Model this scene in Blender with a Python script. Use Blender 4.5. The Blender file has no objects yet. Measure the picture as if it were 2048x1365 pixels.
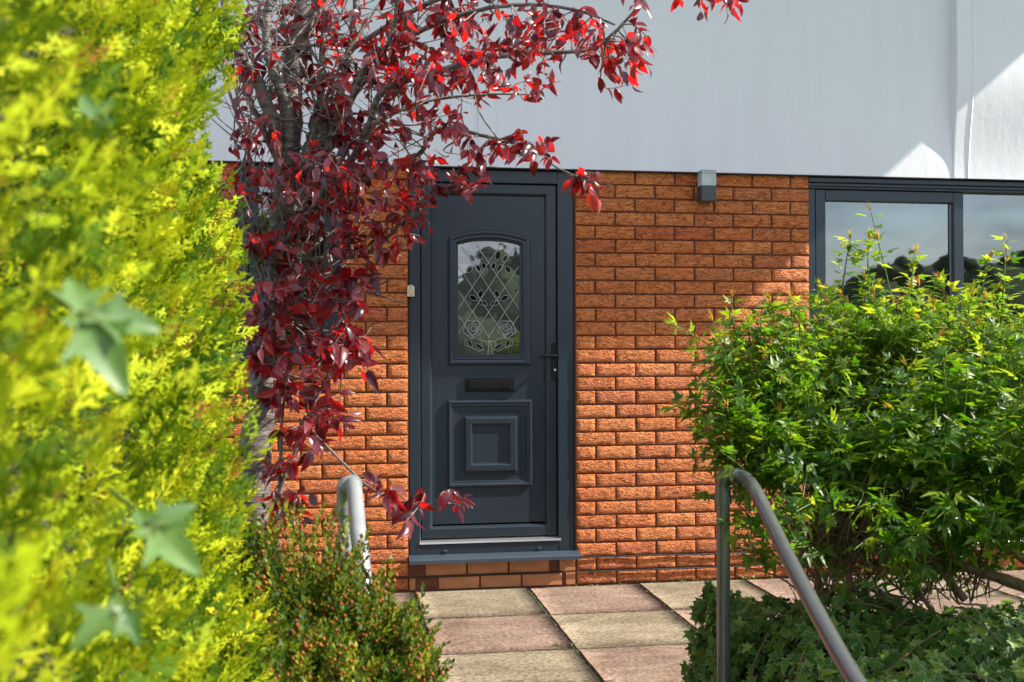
import bpy, math, random
import numpy as np
from mathutils import Vector, Matrix

random.seed(7)
rng = np.random.default_rng(11)
scene = bpy.context.scene
col = scene.collection

# ------------------------------------------------------------------ camera
CAM = np.array([-1.2546, -5.7501, 1.2672])
YAW, PITCH, ROLL, FPX = 0.15674, 0.00912, -0.0027, 2166.3
_c, _s = math.cos(YAW), math.sin(YAW)
_R = np.array([_c, -_s, 0.0]); _F = np.array([_s, _c, 0.0]); _U = np.array([0, 0, 1.0])
F3 = math.cos(PITCH) * _F + math.sin(PITCH) * _U
_U2 = math.cos(PITCH) * _U - math.sin(PITCH) * _F
R3 = math.cos(ROLL) * _R + math.sin(ROLL) * _U2
U3 = math.cos(ROLL) * _U2 - math.sin(ROLL) * _R

cam_data = bpy.data.cameras.new("camera")
cam_data.sensor_width = 36.0
cam_data.lens = 36.0 * FPX / 2048.0
cam_data.clip_start = 0.05
cam_data.clip_end = 5000
cam_data.dof.use_dof = True
cam_data.dof.focus_distance = 5.6
cam_data.dof.aperture_fstop = 5.6
cam_data.dof.aperture_blades = 7
cam = bpy.data.objects.new("camera", cam_data)
col.objects.link(cam)
M = Matrix.Identity(4)
for i in range(3):
    M[i][0], M[i][1], M[i][2], M[i][3] = R3[i], U3[i], -F3[i], CAM[i]
cam.matrix_world = M
scene.camera = cam

# ------------------------------------------------------------------ sky, sun, exposure
SUN = np.array([1.0, -0.25, 0.87]); SUN /= np.linalg.norm(SUN)
SUN_EL = math.asin(SUN[2]); SUN_AZ = math.atan2(SUN[0], SUN[1])
world = bpy.data.worlds.new("World"); scene.world = world; world.use_nodes = True
wn, wl = world.node_tree.nodes, world.node_tree.links
for n in list(wn): wn.remove(n)
wo = wn.new("ShaderNodeOutputWorld"); bg = wn.new("ShaderNodeBackground")
sky = wn.new("ShaderNodeTexSky"); sky.sky_type = 'NISHITA'; sky.sun_disc = False
sky.sun_elevation = SUN_EL; sky.sun_rotation = SUN_AZ
sky.air_density = 1.0; sky.dust_density = 0.5; sky.ozone_density = 1.0
wtc = wn.new("ShaderNodeTexCoord"); wmp = wn.new("ShaderNodeMapping"); wmp.inputs['Scale'].default_value = (1.0, 1.0, 2.6)
cno = wn.new("ShaderNodeTexNoise"); cno.inputs['Scale'].default_value = 3.2; cno.inputs['Detail'].default_value = 7; cno.inputs['Roughness'].default_value = 0.55
crp = wn.new("ShaderNodeValToRGB"); crp.color_ramp.elements[0].position = 0.36; crp.color_ramp.elements[1].position = 0.56
cco = wn.new("ShaderNodeTexNoise"); cco.inputs['Scale'].default_value = 6.0; cco.inputs['Detail'].default_value = 5
ccr = wn.new("ShaderNodeValToRGB")
ccr.color_ramp.elements[0].position = 0.40; ccr.color_ramp.elements[0].color = (1.6, 1.8, 2.15, 1)
ccr.color_ramp.elements[1].position = 0.62; ccr.color_ramp.elements[1].color = (5.6, 5.8, 6.3, 1)
cmx = wn.new("ShaderNodeMix"); cmx.data_type = 'RGBA'
wl.new(wtc.outputs['Generated'], wmp.inputs['Vector'])
wl.new(wmp.outputs['Vector'], cno.inputs['Vector']); wl.new(wmp.outputs['Vector'], cco.inputs['Vector'])
wl.new(cno.outputs['Fac'], crp.inputs['Fac']); wl.new(cco.outputs['Fac'], ccr.inputs['Fac'])
wl.new(crp.outputs['Color'], cmx.inputs['Factor']); wl.new(sky.outputs['Color'], cmx.inputs['A']); wl.new(ccr.outputs['Color'], cmx.inputs['B'])
wl.new(cmx.outputs['Result'], bg.inputs['Color']); bg.inputs['Strength'].default_value = 0.142
wl.new(bg.outputs['Background'], wo.inputs['Surface'])

sl = bpy.data.lights.new("sun", 'SUN'); sl.energy = 4.3; sl.angle = math.radians(0.55); sl.color = (1.0, 0.94, 0.84)
so = bpy.data.objects.new("sun", sl); col.objects.link(so)
so.rotation_euler = Vector(SUN).to_track_quat('Z', 'Y').to_euler(); so.location = (6, -6, 9)

vs = scene.view_settings
vs.view_transform = 'Standard'; vs.look = 'None'; vs.gamma = 1.0; vs.use_curve_mapping = False; vs.exposure = 1.28
scene.cycles.use_denoising = True
scene.cycles.max_bounces = 8; scene.cycles.transparent_max_bounces = 12
scene.cycles.sample_clamp_indirect = 6.0

# ------------------------------------------------------------------ pixel helpers (photograph pixels -> places)
def ray(x, y): return F3 + (x - 1024.0) / FPX * R3 - (y - 682.5) / FPX * U3
def at_y(x, y, Y=0.0):
    d = ray(x, y); return CAM + d * (Y - CAM[1]) / d[1]
def at_d(x, y, Z): return CAM + ray(x, y) * Z
def wx(x, y=700): return at_y(x, y)[0]
def wz(y, x=985): return at_y(x, y)[2]
def cf(lat, fwd, z): return np.array([CAM[0], CAM[1], 0]) + _R * lat + _F * fwd + _U * z   # beside / ahead of the viewpoint
def project(P):
    Q = np.asarray(P) - CAM; z = Q @ F3
    return 1024 + FPX * (Q @ R3) / z, 682.5 - FPX * (Q @ U3) / z, z

# ------------------------------------------------------------------ material helpers
def new_mat(name):
    m = bpy.data.materials.new(name); m.use_nodes = True
    nt = m.node_tree; b = nt.nodes.get('Principled BSDF')
    return m, nt, b
def N(nt, typ, **kw):
    n = nt.nodes.new(typ)
    for k, v in kw.items():
        if k in n.inputs: n.inputs[k].default_value = v
        else: setattr(n, k, v)
    return n
def ramp(nt, fac, stops):
    r = nt.nodes.new("ShaderNodeValToRGB"); e = r.color_ramp.elements
    while len(e) < len(stops): e.new(0.5)
    for i, (p, c) in enumerate(stops):
        e[i].position = p; e[i].color = (c[0], c[1], c[2], 1)
    nt.links.new(fac, r.inputs['Fac']); return r.outputs['Color']
def mixc(nt, fac, a, b, mode='MIX'):
    m = nt.nodes.new("ShaderNodeMix"); m.data_type = 'RGBA'; m.blend_type = mode
    for s, v in (('Factor', fac), ('A', a), ('B', b)):
        if hasattr(v, 'links') or hasattr(v, 'is_linked'): nt.links.new(v, m.inputs[s])
        else: m.inputs[s].default_value = v if s == 'Factor' else (v[0], v[1], v[2], 1)
    return m.outputs['Result']
def math_n(nt, op, a, b=None):
    m = nt.nodes.new("ShaderNodeMath"); m.operation = op
    for i, v in enumerate((a, b)):
        if v is None: continue
        if hasattr(v, 'is_linked'): nt.links.new(v, m.inputs[i])
        else: m.inputs[i].default_value = v
    return m.outputs[0]
def rnd_socket(nt):
    """one random number per leaf / brick, whether an object of its own or a piece of a joined mesh"""
    a = N(nt, "ShaderNodeAttribute", attribute_name="rnd"); o = N(nt, "ShaderNodeObjectInfo")
    return math_n(nt, 'FRACT', math_n(nt, 'ADD', a.outputs['Fac'], o.outputs['Random']))
def simple(name, colr, rough=0.5, metal=0.0, spec=0.5, noise=0.0, nscale=20, bump=0.0):
    m, nt, b = new_mat(name)
    b.inputs['Base Color'].default_value = (*colr, 1); b.inputs['Roughness'].default_value = rough
    b.inputs['Metallic'].default_value = metal; b.inputs['Specular IOR Level'].default_value = spec
    if noise or bump:
        tc = N(nt, "ShaderNodeTexCoord"); no = N(nt, "ShaderNodeTexNoise", Scale=nscale, Detail=6.0)
        nt.links.new(tc.outputs['Object'], no.inputs['Vector'])
        if noise:
            c = ramp(nt, no.outputs['Fac'], [(0.3, [v * (1 - noise) for v in colr]), (0.7, [min(1, v * (1 + noise)) for v in colr])])
            nt.links.new(c, b.inputs['Base Color'])
        if bump:
            bu = N(nt, "ShaderNodeBump", Strength=bump, Distance=0.004)
            nt.links.new(no.outputs['Fac'], bu.inputs['Height']); nt.links.new(bu.outputs['Normal'], b.inputs['Normal'])
    return m
def leaf_mat(name, stops, trans_stops, tfac=0.45, rough=0.4, spec=0.5, veins=False):
    m, nt, b = new_mat(name)
    r = rnd_socket(nt)
    nt.links.new(ramp(nt, r, stops), b.inputs['Base Color'])
    b.inputs['Roughness'].default_value = rough; b.inputs['Specular IOR Level'].default_value = spec
    tr = N(nt, "ShaderNodeBsdfTranslucent"); nt.links.new(ramp(nt, r, trans_stops), tr.inputs['Color'])
    mx = N(nt, "ShaderNodeMixShader"); mx.inputs[0].default_value = tfac
    nt.links.new(b.outputs[0], mx.inputs[1]); nt.links.new(tr.outputs[0], mx.inputs[2])
    nt.links.new(mx.outputs[0], nt.nodes['Material Output'].inputs['Surface'])
    return m

MAT = {}
# rustic orange brick
m, nt, b = new_mat("brick"); MAT['brick'] = m
tc = N(nt, "ShaderNodeTexCoord"); r = rnd_socket(nt)
offs = N(nt, "ShaderNodeCombineXYZ"); nt.links.new(math_n(nt, 'MULTIPLY', r, 37.0), offs.inputs[0]); nt.links.new(math_n(nt, 'MULTIPLY', r, 91.0), offs.inputs[2])
va = N(nt, "ShaderNodeVectorMath", operation='ADD'); nt.links.new(tc.outputs['Object'], va.inputs[0]); nt.links.new(offs.outputs[0], va.inputs[1])
mp = N(nt, "ShaderNodeMapping"); mp.inputs['Scale'].default_value = (20, 20, 58); nt.links.new(va.outputs[0], mp.inputs['Vector'])
n1 = N(nt, "ShaderNodeTexNoise", Scale=1.0, Detail=3.0, Roughness=0.55, Distortion=1.1); nt.links.new(mp.outputs[0], n1.inputs['Vector'])
n2 = N(nt, "ShaderNodeTexNoise", Scale=260.0, Detail=4.0); nt.links.new(va.outputs[0], n2.inputs['Vector'])
base = ramp(nt, r, [(0.0, (0.60, 0.172, 0.050)), (0.2, (0.74, 0.225, 0.064)), (0.4, (0.66, 0.192, 0.056)), (0.6, (0.75, 0.252, 0.078)), (0.8, (0.70, 0.203, 0.061)), (0.92, (0.64, 0.206, 0.072)), (1.0, (0.62, 0.158, 0.055))])
dirt = ramp(nt, n1.outputs['Fac'], [(0.3, (0.72, 0.66, 0.6)), (0.5, (1, 1, 1))])
nt.links.new(mixc(nt, 1.0, base, dirt, 'MULTIPLY'), b.inputs['Base Color'])
b.inputs['Roughness'].default_value = 0.5; b.inputs['Specular IOR Level'].default_value = 0.2
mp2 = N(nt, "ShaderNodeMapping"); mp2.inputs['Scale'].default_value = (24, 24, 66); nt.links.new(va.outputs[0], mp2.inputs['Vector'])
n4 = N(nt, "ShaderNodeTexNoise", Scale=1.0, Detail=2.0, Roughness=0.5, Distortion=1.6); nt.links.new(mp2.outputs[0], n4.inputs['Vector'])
ridge = math_n(nt, 'SUBTRACT', 1.0, math_n(nt, 'ABSOLUTE', math_n(nt, 'MULTIPLY', math_n(nt, 'SUBTRACT', n4.outputs['Fac'], 0.5), 5.0)))
h = math_n(nt, 'ADD', math_n(nt, 'ADD', n1.outputs['Fac'], math_n(nt, 'MULTIPLY', math_n(nt, 'MAXIMUM', ridge, 0.0), 0.42)), math_n(nt, 'MULTIPLY', n2.outputs['Fac'], 0.10))
relief_shade = ramp(nt, n4.outputs['Fac'], [(0.34, (0.48, 0.40, 0.35)), (0.47, (1, 1, 1))])  # relief shade put into the colour: hollows of the ridge noise darkened
nt.links.new(mixc(nt, 1.0, mixc(nt, 1.0, base, dirt, 'MULTIPLY'), relief_shade, 'MULTIPLY'), b.inputs['Base Color'])
bu = N(nt, "ShaderNodeBump", Strength=1.0, Distance=0.0145); nt.links.new(h, bu.inputs['Height']); nt.links.new(bu.outputs[0], b.inputs['Normal'])
# smooth faced brick below the door
MAT['smooth_brick'] = simple("smooth_brick", (0.42, 0.16, 0.06), 0.6, noise=0.18, nscale=18, bump=0.3)
MAT['mortar'] = simple("mortar", (0.13, 0.043, 0.020), 0.9, noise=0.25, nscale=60, bump=0.6)
# painted render
m, nt, b = new_mat("white_render"); MAT['render'] = m
tc = N(nt, "ShaderNodeTexCoord")
n1 = N(nt, "ShaderNodeTexNoise", Scale=0.9, Detail=4.0); n2 = N(nt, "ShaderNodeTexNoise", Scale=9.0, Detail=8.0, Roughness=0.62); n3 = N(nt, "ShaderNodeTexNoise", Scale=140.0, Detail=3.0)
mp = N(nt, "ShaderNodeMapping"); mp.inputs['Scale'].default_value = (1.6, 1, 0.8)
nt.links.new(tc.outputs['Object'], mp.inputs['Vector'])
for n in (n1, n2, n3): nt.links.new(mp.outputs[0], n.inputs['Vector'])
mps = N(nt, "ShaderNodeMapping"); mps.inputs['Scale'].default_value = (9, 1, 0.5); nt.links.new(tc.outputs['Object'], mps.inputs['Vector'])
ns = N(nt, "ShaderNodeTexNoise", Scale=1.0, Detail=6.0, Roughness=0.65); nt.links.new(mps.outputs[0], ns.inputs['Vector'])
nt.links.new(mixc(nt, 1.0, ramp(nt, n1.outputs['Fac'], [(0.3, (0.73, 0.722, 0.757)), (0.7, (0.78, 0.77, 0.80))]), ramp(nt, ns.outputs['Fac'], [(0.35, (0.965, 0.965, 0.96)), (0.6, (1, 1, 1))]), 'MULTIPLY'), b.inputs['Base Color'])
b.inputs['Roughness'].default_value = 0.75; b.inputs['Specular IOR Level'].default_value = 0.25
vo = N(nt, "ShaderNodeTexVoronoi", Scale=3.1, feature='DISTANCE_TO_EDGE'); vm = N(nt, "ShaderNodeVectorMath", operation='ADD')
vsc = N(nt, "ShaderNodeVectorMath", operation='SCALE'); vsc.inputs['Scale'].default_value = 0.55
nt.links.new(n2.outputs['Color'], vsc.inputs[0]); nt.links.new(mp.outputs[0], vm.inputs[0]); nt.links.new(vsc.outputs[0], vm.inputs[1]); nt.links.new(vm.outputs[0], vo.inputs['Vector'])
crack = N(nt, "ShaderNodeMapRange"); crack.inputs['From Max'].default_value = 0.006; nt.links.new(vo.outputs['Distance'], crack.inputs['Value'])
hh = math_n(nt, 'ADD', math_n(nt, 'MULTIPLY', n2.outputs['Fac'], 1.0), math_n(nt, 'ADD', math_n(nt, 'MULTIPLY', n3.outputs['Fac'], 0.12), math_n(nt, 'MULTIPLY', crack.outputs[0], 0.16)))
bu = N(nt, "ShaderNodeBump", Strength=0.28, Distance=0.010); nt.links.new(hh, bu.inputs['Height']); nt.links.new(bu.outputs[0], b.inputs['Normal'])

MAT['anthracite'] = simple("anthracite_plastic", (0.017, 0.026, 0.038), 0.34, spec=0.5, noise=0.06, nscale=7)
MAT['anthracite_sill'] = simple("anthracite_sill", (0.042, 0.058, 0.076), 0.38, spec=0.5, noise=0.1, nscale=9)
MAT['black'] = simple("black_metal", (0.004, 0.004, 0.0045), 0.45, spec=0.25)
MAT['rubber'] = simple("black_rubber", (0.010, 0.010, 0.011), 0.6)
MAT['silver'] = simple("silver_bar", (0.62, 0.60, 0.58), 0.35, metal=0.85)
MAT['lead'] = simple("lead_came", (0.40, 0.39, 0.40), 0.45, metal=0.3)
MAT['cream'] = simple("cream_metal", (0.62, 0.52, 0.36), 0.5, noise=0.15, nscale=80)
MAT['lampgrey'] = simple("lamp_grey", (0.055, 0.056, 0.062), 0.45)
MAT['sealant'] = simple("black_sealant", (0.008, 0.008, 0.009), 0.5)
MAT['steel'] = simple("galvanised_steel", (0.22, 0.225, 0.235), 0.22, metal=0.7, noise=0.06, nscale=30, bump=0.03)
MAT['sunlit_steel'] = simple("galvanised_steel_sunlit", (0.30, 0.31, 0.32), 0.32, metal=0.2, noise=0.10, nscale=30, bump=0.05)  # same steel as the other rail, sunlight put into a lighter colour
MAT['interior'] = simple("dim_room", (0.16, 0.15, 0.14), 0.9)
MAT['roof'] = simple("roof_board", (0.5, 0.5, 0.5), 0.7)
MAT['soil'] = simple("soil", (0.045, 0.030, 0.020), 0.95, noise=0.4, nscale=30, bump=1.0)
MAT['moss'] = simple("moss", (0.10, 0.13, 0.02), 0.95, noise=0.5, nscale=60, bump=0.8)
MAT['joint'] = simple("joint_grit", (0.045, 0.036, 0.022), 0.95, noise=0.5, nscale=40, bump=1.0)

def glass_mat(name, fac, tint, bump=0.0, bscale=6.0, haze=0.0):
    m, nt, b = new_mat(name); nt.nodes.remove(b)
    gl = N(nt, "ShaderNodeBsdfGlossy", Roughness=0.015); gl.inputs['Color'].default_value = (0.95, 0.97, 0.97, 1)
    tr = N(nt, "ShaderNodeBsdfTransparent"); tr.inputs['Color'].default_value = (*tint, 1)
    lw = N(nt, "ShaderNodeLayerWeight", Blend=0.25)
    f = math_n(nt, 'MINIMUM', math_n(nt, 'ADD', lw.outputs['Fresnel'], fac), 1.0)
    mx = N(nt, "ShaderNodeMixShader"); nt.links.new(f, mx.inputs[0]); nt.links.new(tr.outputs[0], mx.inputs[1]); nt.links.new(gl.outputs[0], mx.inputs[2])
    out = mx.outputs[0]
    if bump:
        tc = N(nt, "ShaderNodeTexCoord"); no = N(nt, "ShaderNodeTexNoise", Scale=bscale, Detail=2.0); nt.links.new(tc.outputs['Object'], no.inputs['Vector'])
        bu = N(nt, "ShaderNodeBump", Strength=bump, Distance=0.01); nt.links.new(no.outputs['Fac'], bu.inputs['Height']); nt.links.new(bu.outputs[0], gl.inputs['Normal'])
    if haze:
        df = N(nt, "ShaderNodeBsdfDiffuse"); df.inputs['Color'].default_value = (0.45, 0.47, 0.42, 1)
        m2 = N(nt, "ShaderNodeMixShader"); m2.inputs[0].default_value = haze
        nt.links.new(out, m2.inputs[1]); nt.links.new(df.outputs[0], m2.inputs[2]); out = m2.outputs[0]
    nt.links.new(out, nt.nodes['Material Output'].inputs['Surface']); return m
MAT['glass'] = glass_mat("window_glass", 0.17, (0.75, 0.8, 0.78), 0.02, 1.3)
MAT['door_glass'] = glass_mat("door_glass", 0.24, (0.4, 0.45, 0.4), 0.10, 5.0, 0.07)
MAT['green_glass'] = glass_mat("green_glass", 0.05, (0.02, 0.12, 0.06), 0.05, 5.0, 0.0)
MAT['violet_glass'] = glass_mat("violet_glass", 0.10, (0.15, 0.10, 0.25), 0.05, 5.0, 0.10)
MAT['lamp_glass'] = glass_mat("lamp_glass", 0.10, (0.85, 0.85, 0.85), 0.0, 5.0, 0.35)
MAT['bulb'] = simple("pale_bulb", (0.85, 0.85, 0.82), 0.3)

# paving slabs: buff and pink
def slab_mat(name, a, bcol, c):
    m, nt, b = new_mat(name); tc = N(nt, "ShaderNodeTexCoord"); r = rnd_socket(nt)
    offs = N(nt, "ShaderNodeCombineXYZ"); nt.links.new(math_n(nt, 'MULTIPLY', r, 53.0), offs.inputs[0]); nt.links.new(math_n(nt, 'MULTIPLY', r, 17.0), offs.inputs[1])
    va = N(nt, "ShaderNodeVectorMath", operation='ADD'); nt.links.new(tc.outputs['Object'], va.inputs[0]); nt.links.new(offs.outputs[0], va.inputs[1])
    mp = N(nt, "ShaderNodeMapping"); mp.inputs['Scale'].default_value = (4, 9, 4); mp.inputs['Rotation'].default_value = (0, 0, 0.5); nt.links.new(va.outputs[0], mp.inputs['Vector'])
    n1 = N(nt, "ShaderNodeTexNoise", Scale=1.0, Detail=9.0, Roughness=0.62, Distortion=0.6); nt.links.new(mp.outputs[0], n1.inputs['Vector'])
    n2 = N(nt, "ShaderNodeTexNoise", Scale=55.0, Detail=6.0, Roughness=0.7); nt.links.new(va.outputs[0], n2.inputs['Vector'])
    n3 = N(nt, "ShaderNodeTexNoise", Scale=2.2, Detail=3.0); nt.links.new(va.outputs[0], n3.inputs['Vector'])
    c1 = ramp(nt, n1.outputs['Fac'], [(0.28, [q*.76 for q in a]), (0.52, [q*.85 for q in bcol]), (0.75, [q*.88 for q in c])])
    sp = ramp(nt, n2.outputs['Fac'], [(0.36, (0.42, 0.38, 0.34)), (0.56, (1, 1, 1))])
    st = ramp(nt, n3.outputs['Fac'], [(0.3, (0.66, 0.63, 0.60)), (0.62, (1, 1, 1))])
    nt.links.new(mixc(nt, 1.0, mixc(nt, 1.0, c1, sp, 'MULTIPLY'), st, 'MULTIPLY'), b.inputs['Base Color'])
    b.inputs['Roughness'].default_value = 0.85; b.inputs['Specular IOR Level'].default_value = 0.2
    h = math_n(nt, 'ADD', n1.outputs['Fac'], math_n(nt, 'MULTIPLY', n2.outputs['Fac'], 0.15))
    bu = N(nt, "ShaderNodeBump", Strength=0.8, Distance=0.03); nt.links.new(h, bu.inputs['Height']); nt.links.new(bu.outputs[0], b.inputs['Normal'])
    return m
MAT['slab_buff'] = slab_mat("slab_buff", (0.27, 0.22, 0.15), (0.36, 0.30, 0.205), (0.44, 0.37, 0.26))
MAT['slab_pink'] = slab_mat("slab_pink", (0.27, 0.185, 0.14), (0.355, 0.25, 0.192), (0.43, 0.315, 0.245))

# foliage
MAT['plum_leaf'] = leaf_mat("plum_leaf",
    [(0.0, (0.030, 0.007, 0.016)), (0.4, (0.055, 0.010, 0.020)), (0.8, (0.12, 0.028, 0.042)), (1.0, (0.24, 0.09, 0.10))],
    [(0.0, (0.10, 0.003, 0.010)), (0.3, (0.40, 0.004, 0.010)), (0.55, (0.90, 0.008, 0.010)), (1.0, (0.98, 0.03, 0.015))], 0.46, 0.30, 0.9)
MAT['gold_leaf'] = leaf_mat("golden_conifer",
    [(0.0, (0.04, 0.09, 0.008)), (0.28, (0.10, 0.19, 0.010)), (0.58, (0.40, 0.49, 0.012)), (0.96, (0.64, 0.66, 0.03)), (0.985, (0.40, 0.17, 0.04)), (1.0, (0.42, 0.18, 0.06))],
    [(0.0, (0.12, 0.26, 0.01)), (0.3, (0.36, 0.50, 0.01)), (0.9, (0.80, 0.82, 0.02)), (1.0, (0.6, 0.25, 0.03))], 0.28, 0.6, 0.12)
MAT['shrub_leaf'] = leaf_mat("shrub_leaf",
    [(0.0, (0.026, 0.070, 0.006)), (0.5, (0.052, 0.125, 0.009)), (0.85, (0.11, 0.20, 0.014)), (1.0, (0.20, 0.27, 0.04))],
    [(0.0, (0.11, 0.34, 0.008)), (0.6, (0.28, 0.54, 0.010)), (1.0, (0.62, 0.72, 0.03))], 0.42, 0.40, 0.42)
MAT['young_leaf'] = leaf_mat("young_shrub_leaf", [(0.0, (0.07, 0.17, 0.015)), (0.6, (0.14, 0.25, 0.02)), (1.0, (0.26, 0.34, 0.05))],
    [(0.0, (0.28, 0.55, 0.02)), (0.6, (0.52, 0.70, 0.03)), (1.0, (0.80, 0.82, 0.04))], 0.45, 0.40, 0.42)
MAT['tip_leaf'] = leaf_mat("young_tip_leaf",
    [(0.0, (0.30, 0.26, 0.03)), (0.5, (0.42, 0.24, 0.03)), (1.0, (0.36, 0.13, 0.04))],
    [(0.0, (0.65, 0.62, 0.04)), (0.6, (0.8, 0.5, 0.04)), (1.0, (0.7, 0.25, 0.05))], 0.45, 0.45, 0.4)
MAT['ivy_leaf'] = leaf_mat("ivy_leaf",
    [(0.0, (0.030, 0.095, 0.010)), (0.5, (0.065, 0.17, 0.018)), (0.85, (0.15, 0.27, 0.028)), (1.0, (0.26, 0.34, 0.05))],
    [(0.0, (0.05, 0.16, 0.02)), (1.0, (0.2, 0.36, 0.05))], 0.28, 0.5, 0.22)
MAT['ivy_edge'] = leaf_mat("ivy_edge", [(0.0, (0.09, 0.16, 0.04)), (1.0, (0.26, 0.33, 0.12))], [(0.0, (0.25, 0.32, 0.12)), (1.0, (0.5, 0.5, 0.3))], 0.25, 0.4, 0.5)
MAT['pale_ivy'] = leaf_mat("pale_ivy", [(0.0, (0.06, 0.14, 0.02)), (1.0, (0.14, 0.25, 0.06))], [(0.0, (0.2, 0.42, 0.08)), (1.0, (0.3, 0.55, 0.12))], 0.25, 0.36, 0.9)
MAT['heath'] = leaf_mat("heath_needle",
    [(0.0, (0.016, 0.045, 0.005)), (0.5, (0.045, 0.09, 0.008)), (0.85, (0.13, 0.18, 0.012)), (1.0, (0.28, 0.30, 0.02))],
    [(0.0, (0.08, 0.16, 0.01)), (1.0, (0.40, 0.46, 0.02))], 0.28, 0.5, 0.2)
MAT['heath_brown'] = leaf_mat("heath_seed_head", [(0.0, (0.16, 0.05, 0.014)), (1.0, (0.42, 0.15, 0.035))], [(0.0, (0.3, 0.1, 0.02)), (1.0, (0.5, 0.2, 0.05))], 0.2, 0.7, 0.2)
MAT['weed'] = leaf_mat("weed_leaf", [(0.0, (0.06, 0.13, 0.02)), (1.0, (0.16, 0.22, 0.03))], [(0.0, (0.2, 0.4, 0.02)), (1.0, (0.4, 0.5, 0.04))], 0.3)
# bark
def bark(name, a, b2, scl):
    m, nt, b = new_mat(name); tc = N(nt, "ShaderNodeTexCoord"); mp = N(nt, "ShaderNodeMapping"); mp.inputs['Scale'].default_value = scl
    nt.links.new(tc.outputs['Object'], mp.inputs['Vector'])
    n1 = N(nt, "ShaderNodeTexNoise", Scale=1.0, Detail=6.0, Roughness=0.6); nt.links.new(mp.outputs[0], n1.inputs['Vector'])
    nt.links.new(ramp(nt, n1.outputs['Fac'], [(0.3, a), (0.7, b2)]), b.inputs['Base Color']); b.inputs['Roughness'].default_value = 0.6
    bu = N(nt, "ShaderNodeBump", Strength=0.9, Distance=0.012); nt.links.new(n1.outputs['Fac'], bu.inputs['Height']); nt.links.new(bu.outputs[0], b.inputs['Normal'])
    return m
MAT['plum_bark'] = bark("plum_bark", (0.025, 0.021, 0.019), (0.24, 0.21, 0.185), (14, 14, 60))
MAT['plum_twig'] = bark("plum_twig", (0.05, 0.036, 0.032), (0.30, 0.25, 0.22), (40, 40, 40))
MAT['brown_stem'] = bark("brown_stem", (0.11, 0.065, 0.035), (0.30, 0.19, 0.105), (40, 40, 25))
MAT['green_stem'] = simple("green_stem", (0.10, 0.17, 0.03), 0.5)
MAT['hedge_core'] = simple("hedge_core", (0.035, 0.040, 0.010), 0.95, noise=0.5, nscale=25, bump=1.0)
MAT['grass'] = simple("grass", (0.07, 0.11, 0.03), 0.95, noise=0.35, nscale=0.15)
MAT['wood_far'] = simple("far_woodland", (0.036, 0.056, 0.022), 0.95, noise=0.5, nscale=0.3, bump=1.0)
MAT['concrete'] = simple("concrete", (0.26, 0.25, 0.22), 0.9, noise=0.2, nscale=8, bump=0.4)

# ------------------------------------------------------------------ object helpers
def tag(o, label=None, cat=None, group=None, kind=None):
    for k, v in (('label', label), ('category', cat), ('group', group), ('kind', kind)):
        if v: o[k] = v
    return o
def empty(name, loc=(0, 0, 0)):
    o = bpy.data.objects.new(name, None); col.objects.link(o); o.location = loc; o.empty_display_size = 0.1
    return o
def link(name, mesh, parent=None, mw=None):
    o = bpy.data.objects.new(name, mesh); col.objects.link(o)
    if parent is not None:
        o.parent = parent; o.matrix_parent_inverse = parent_inv(parent)
    if mw is not None: o.matrix_basis = mw
    return o
def world_of(o):
    m = o.matrix_basis.copy()
    return m if o.parent is None else world_of(o.parent) @ o.matrix_parent_inverse @ m
def parent_inv(p): return world_of(p).inverted()

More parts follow.
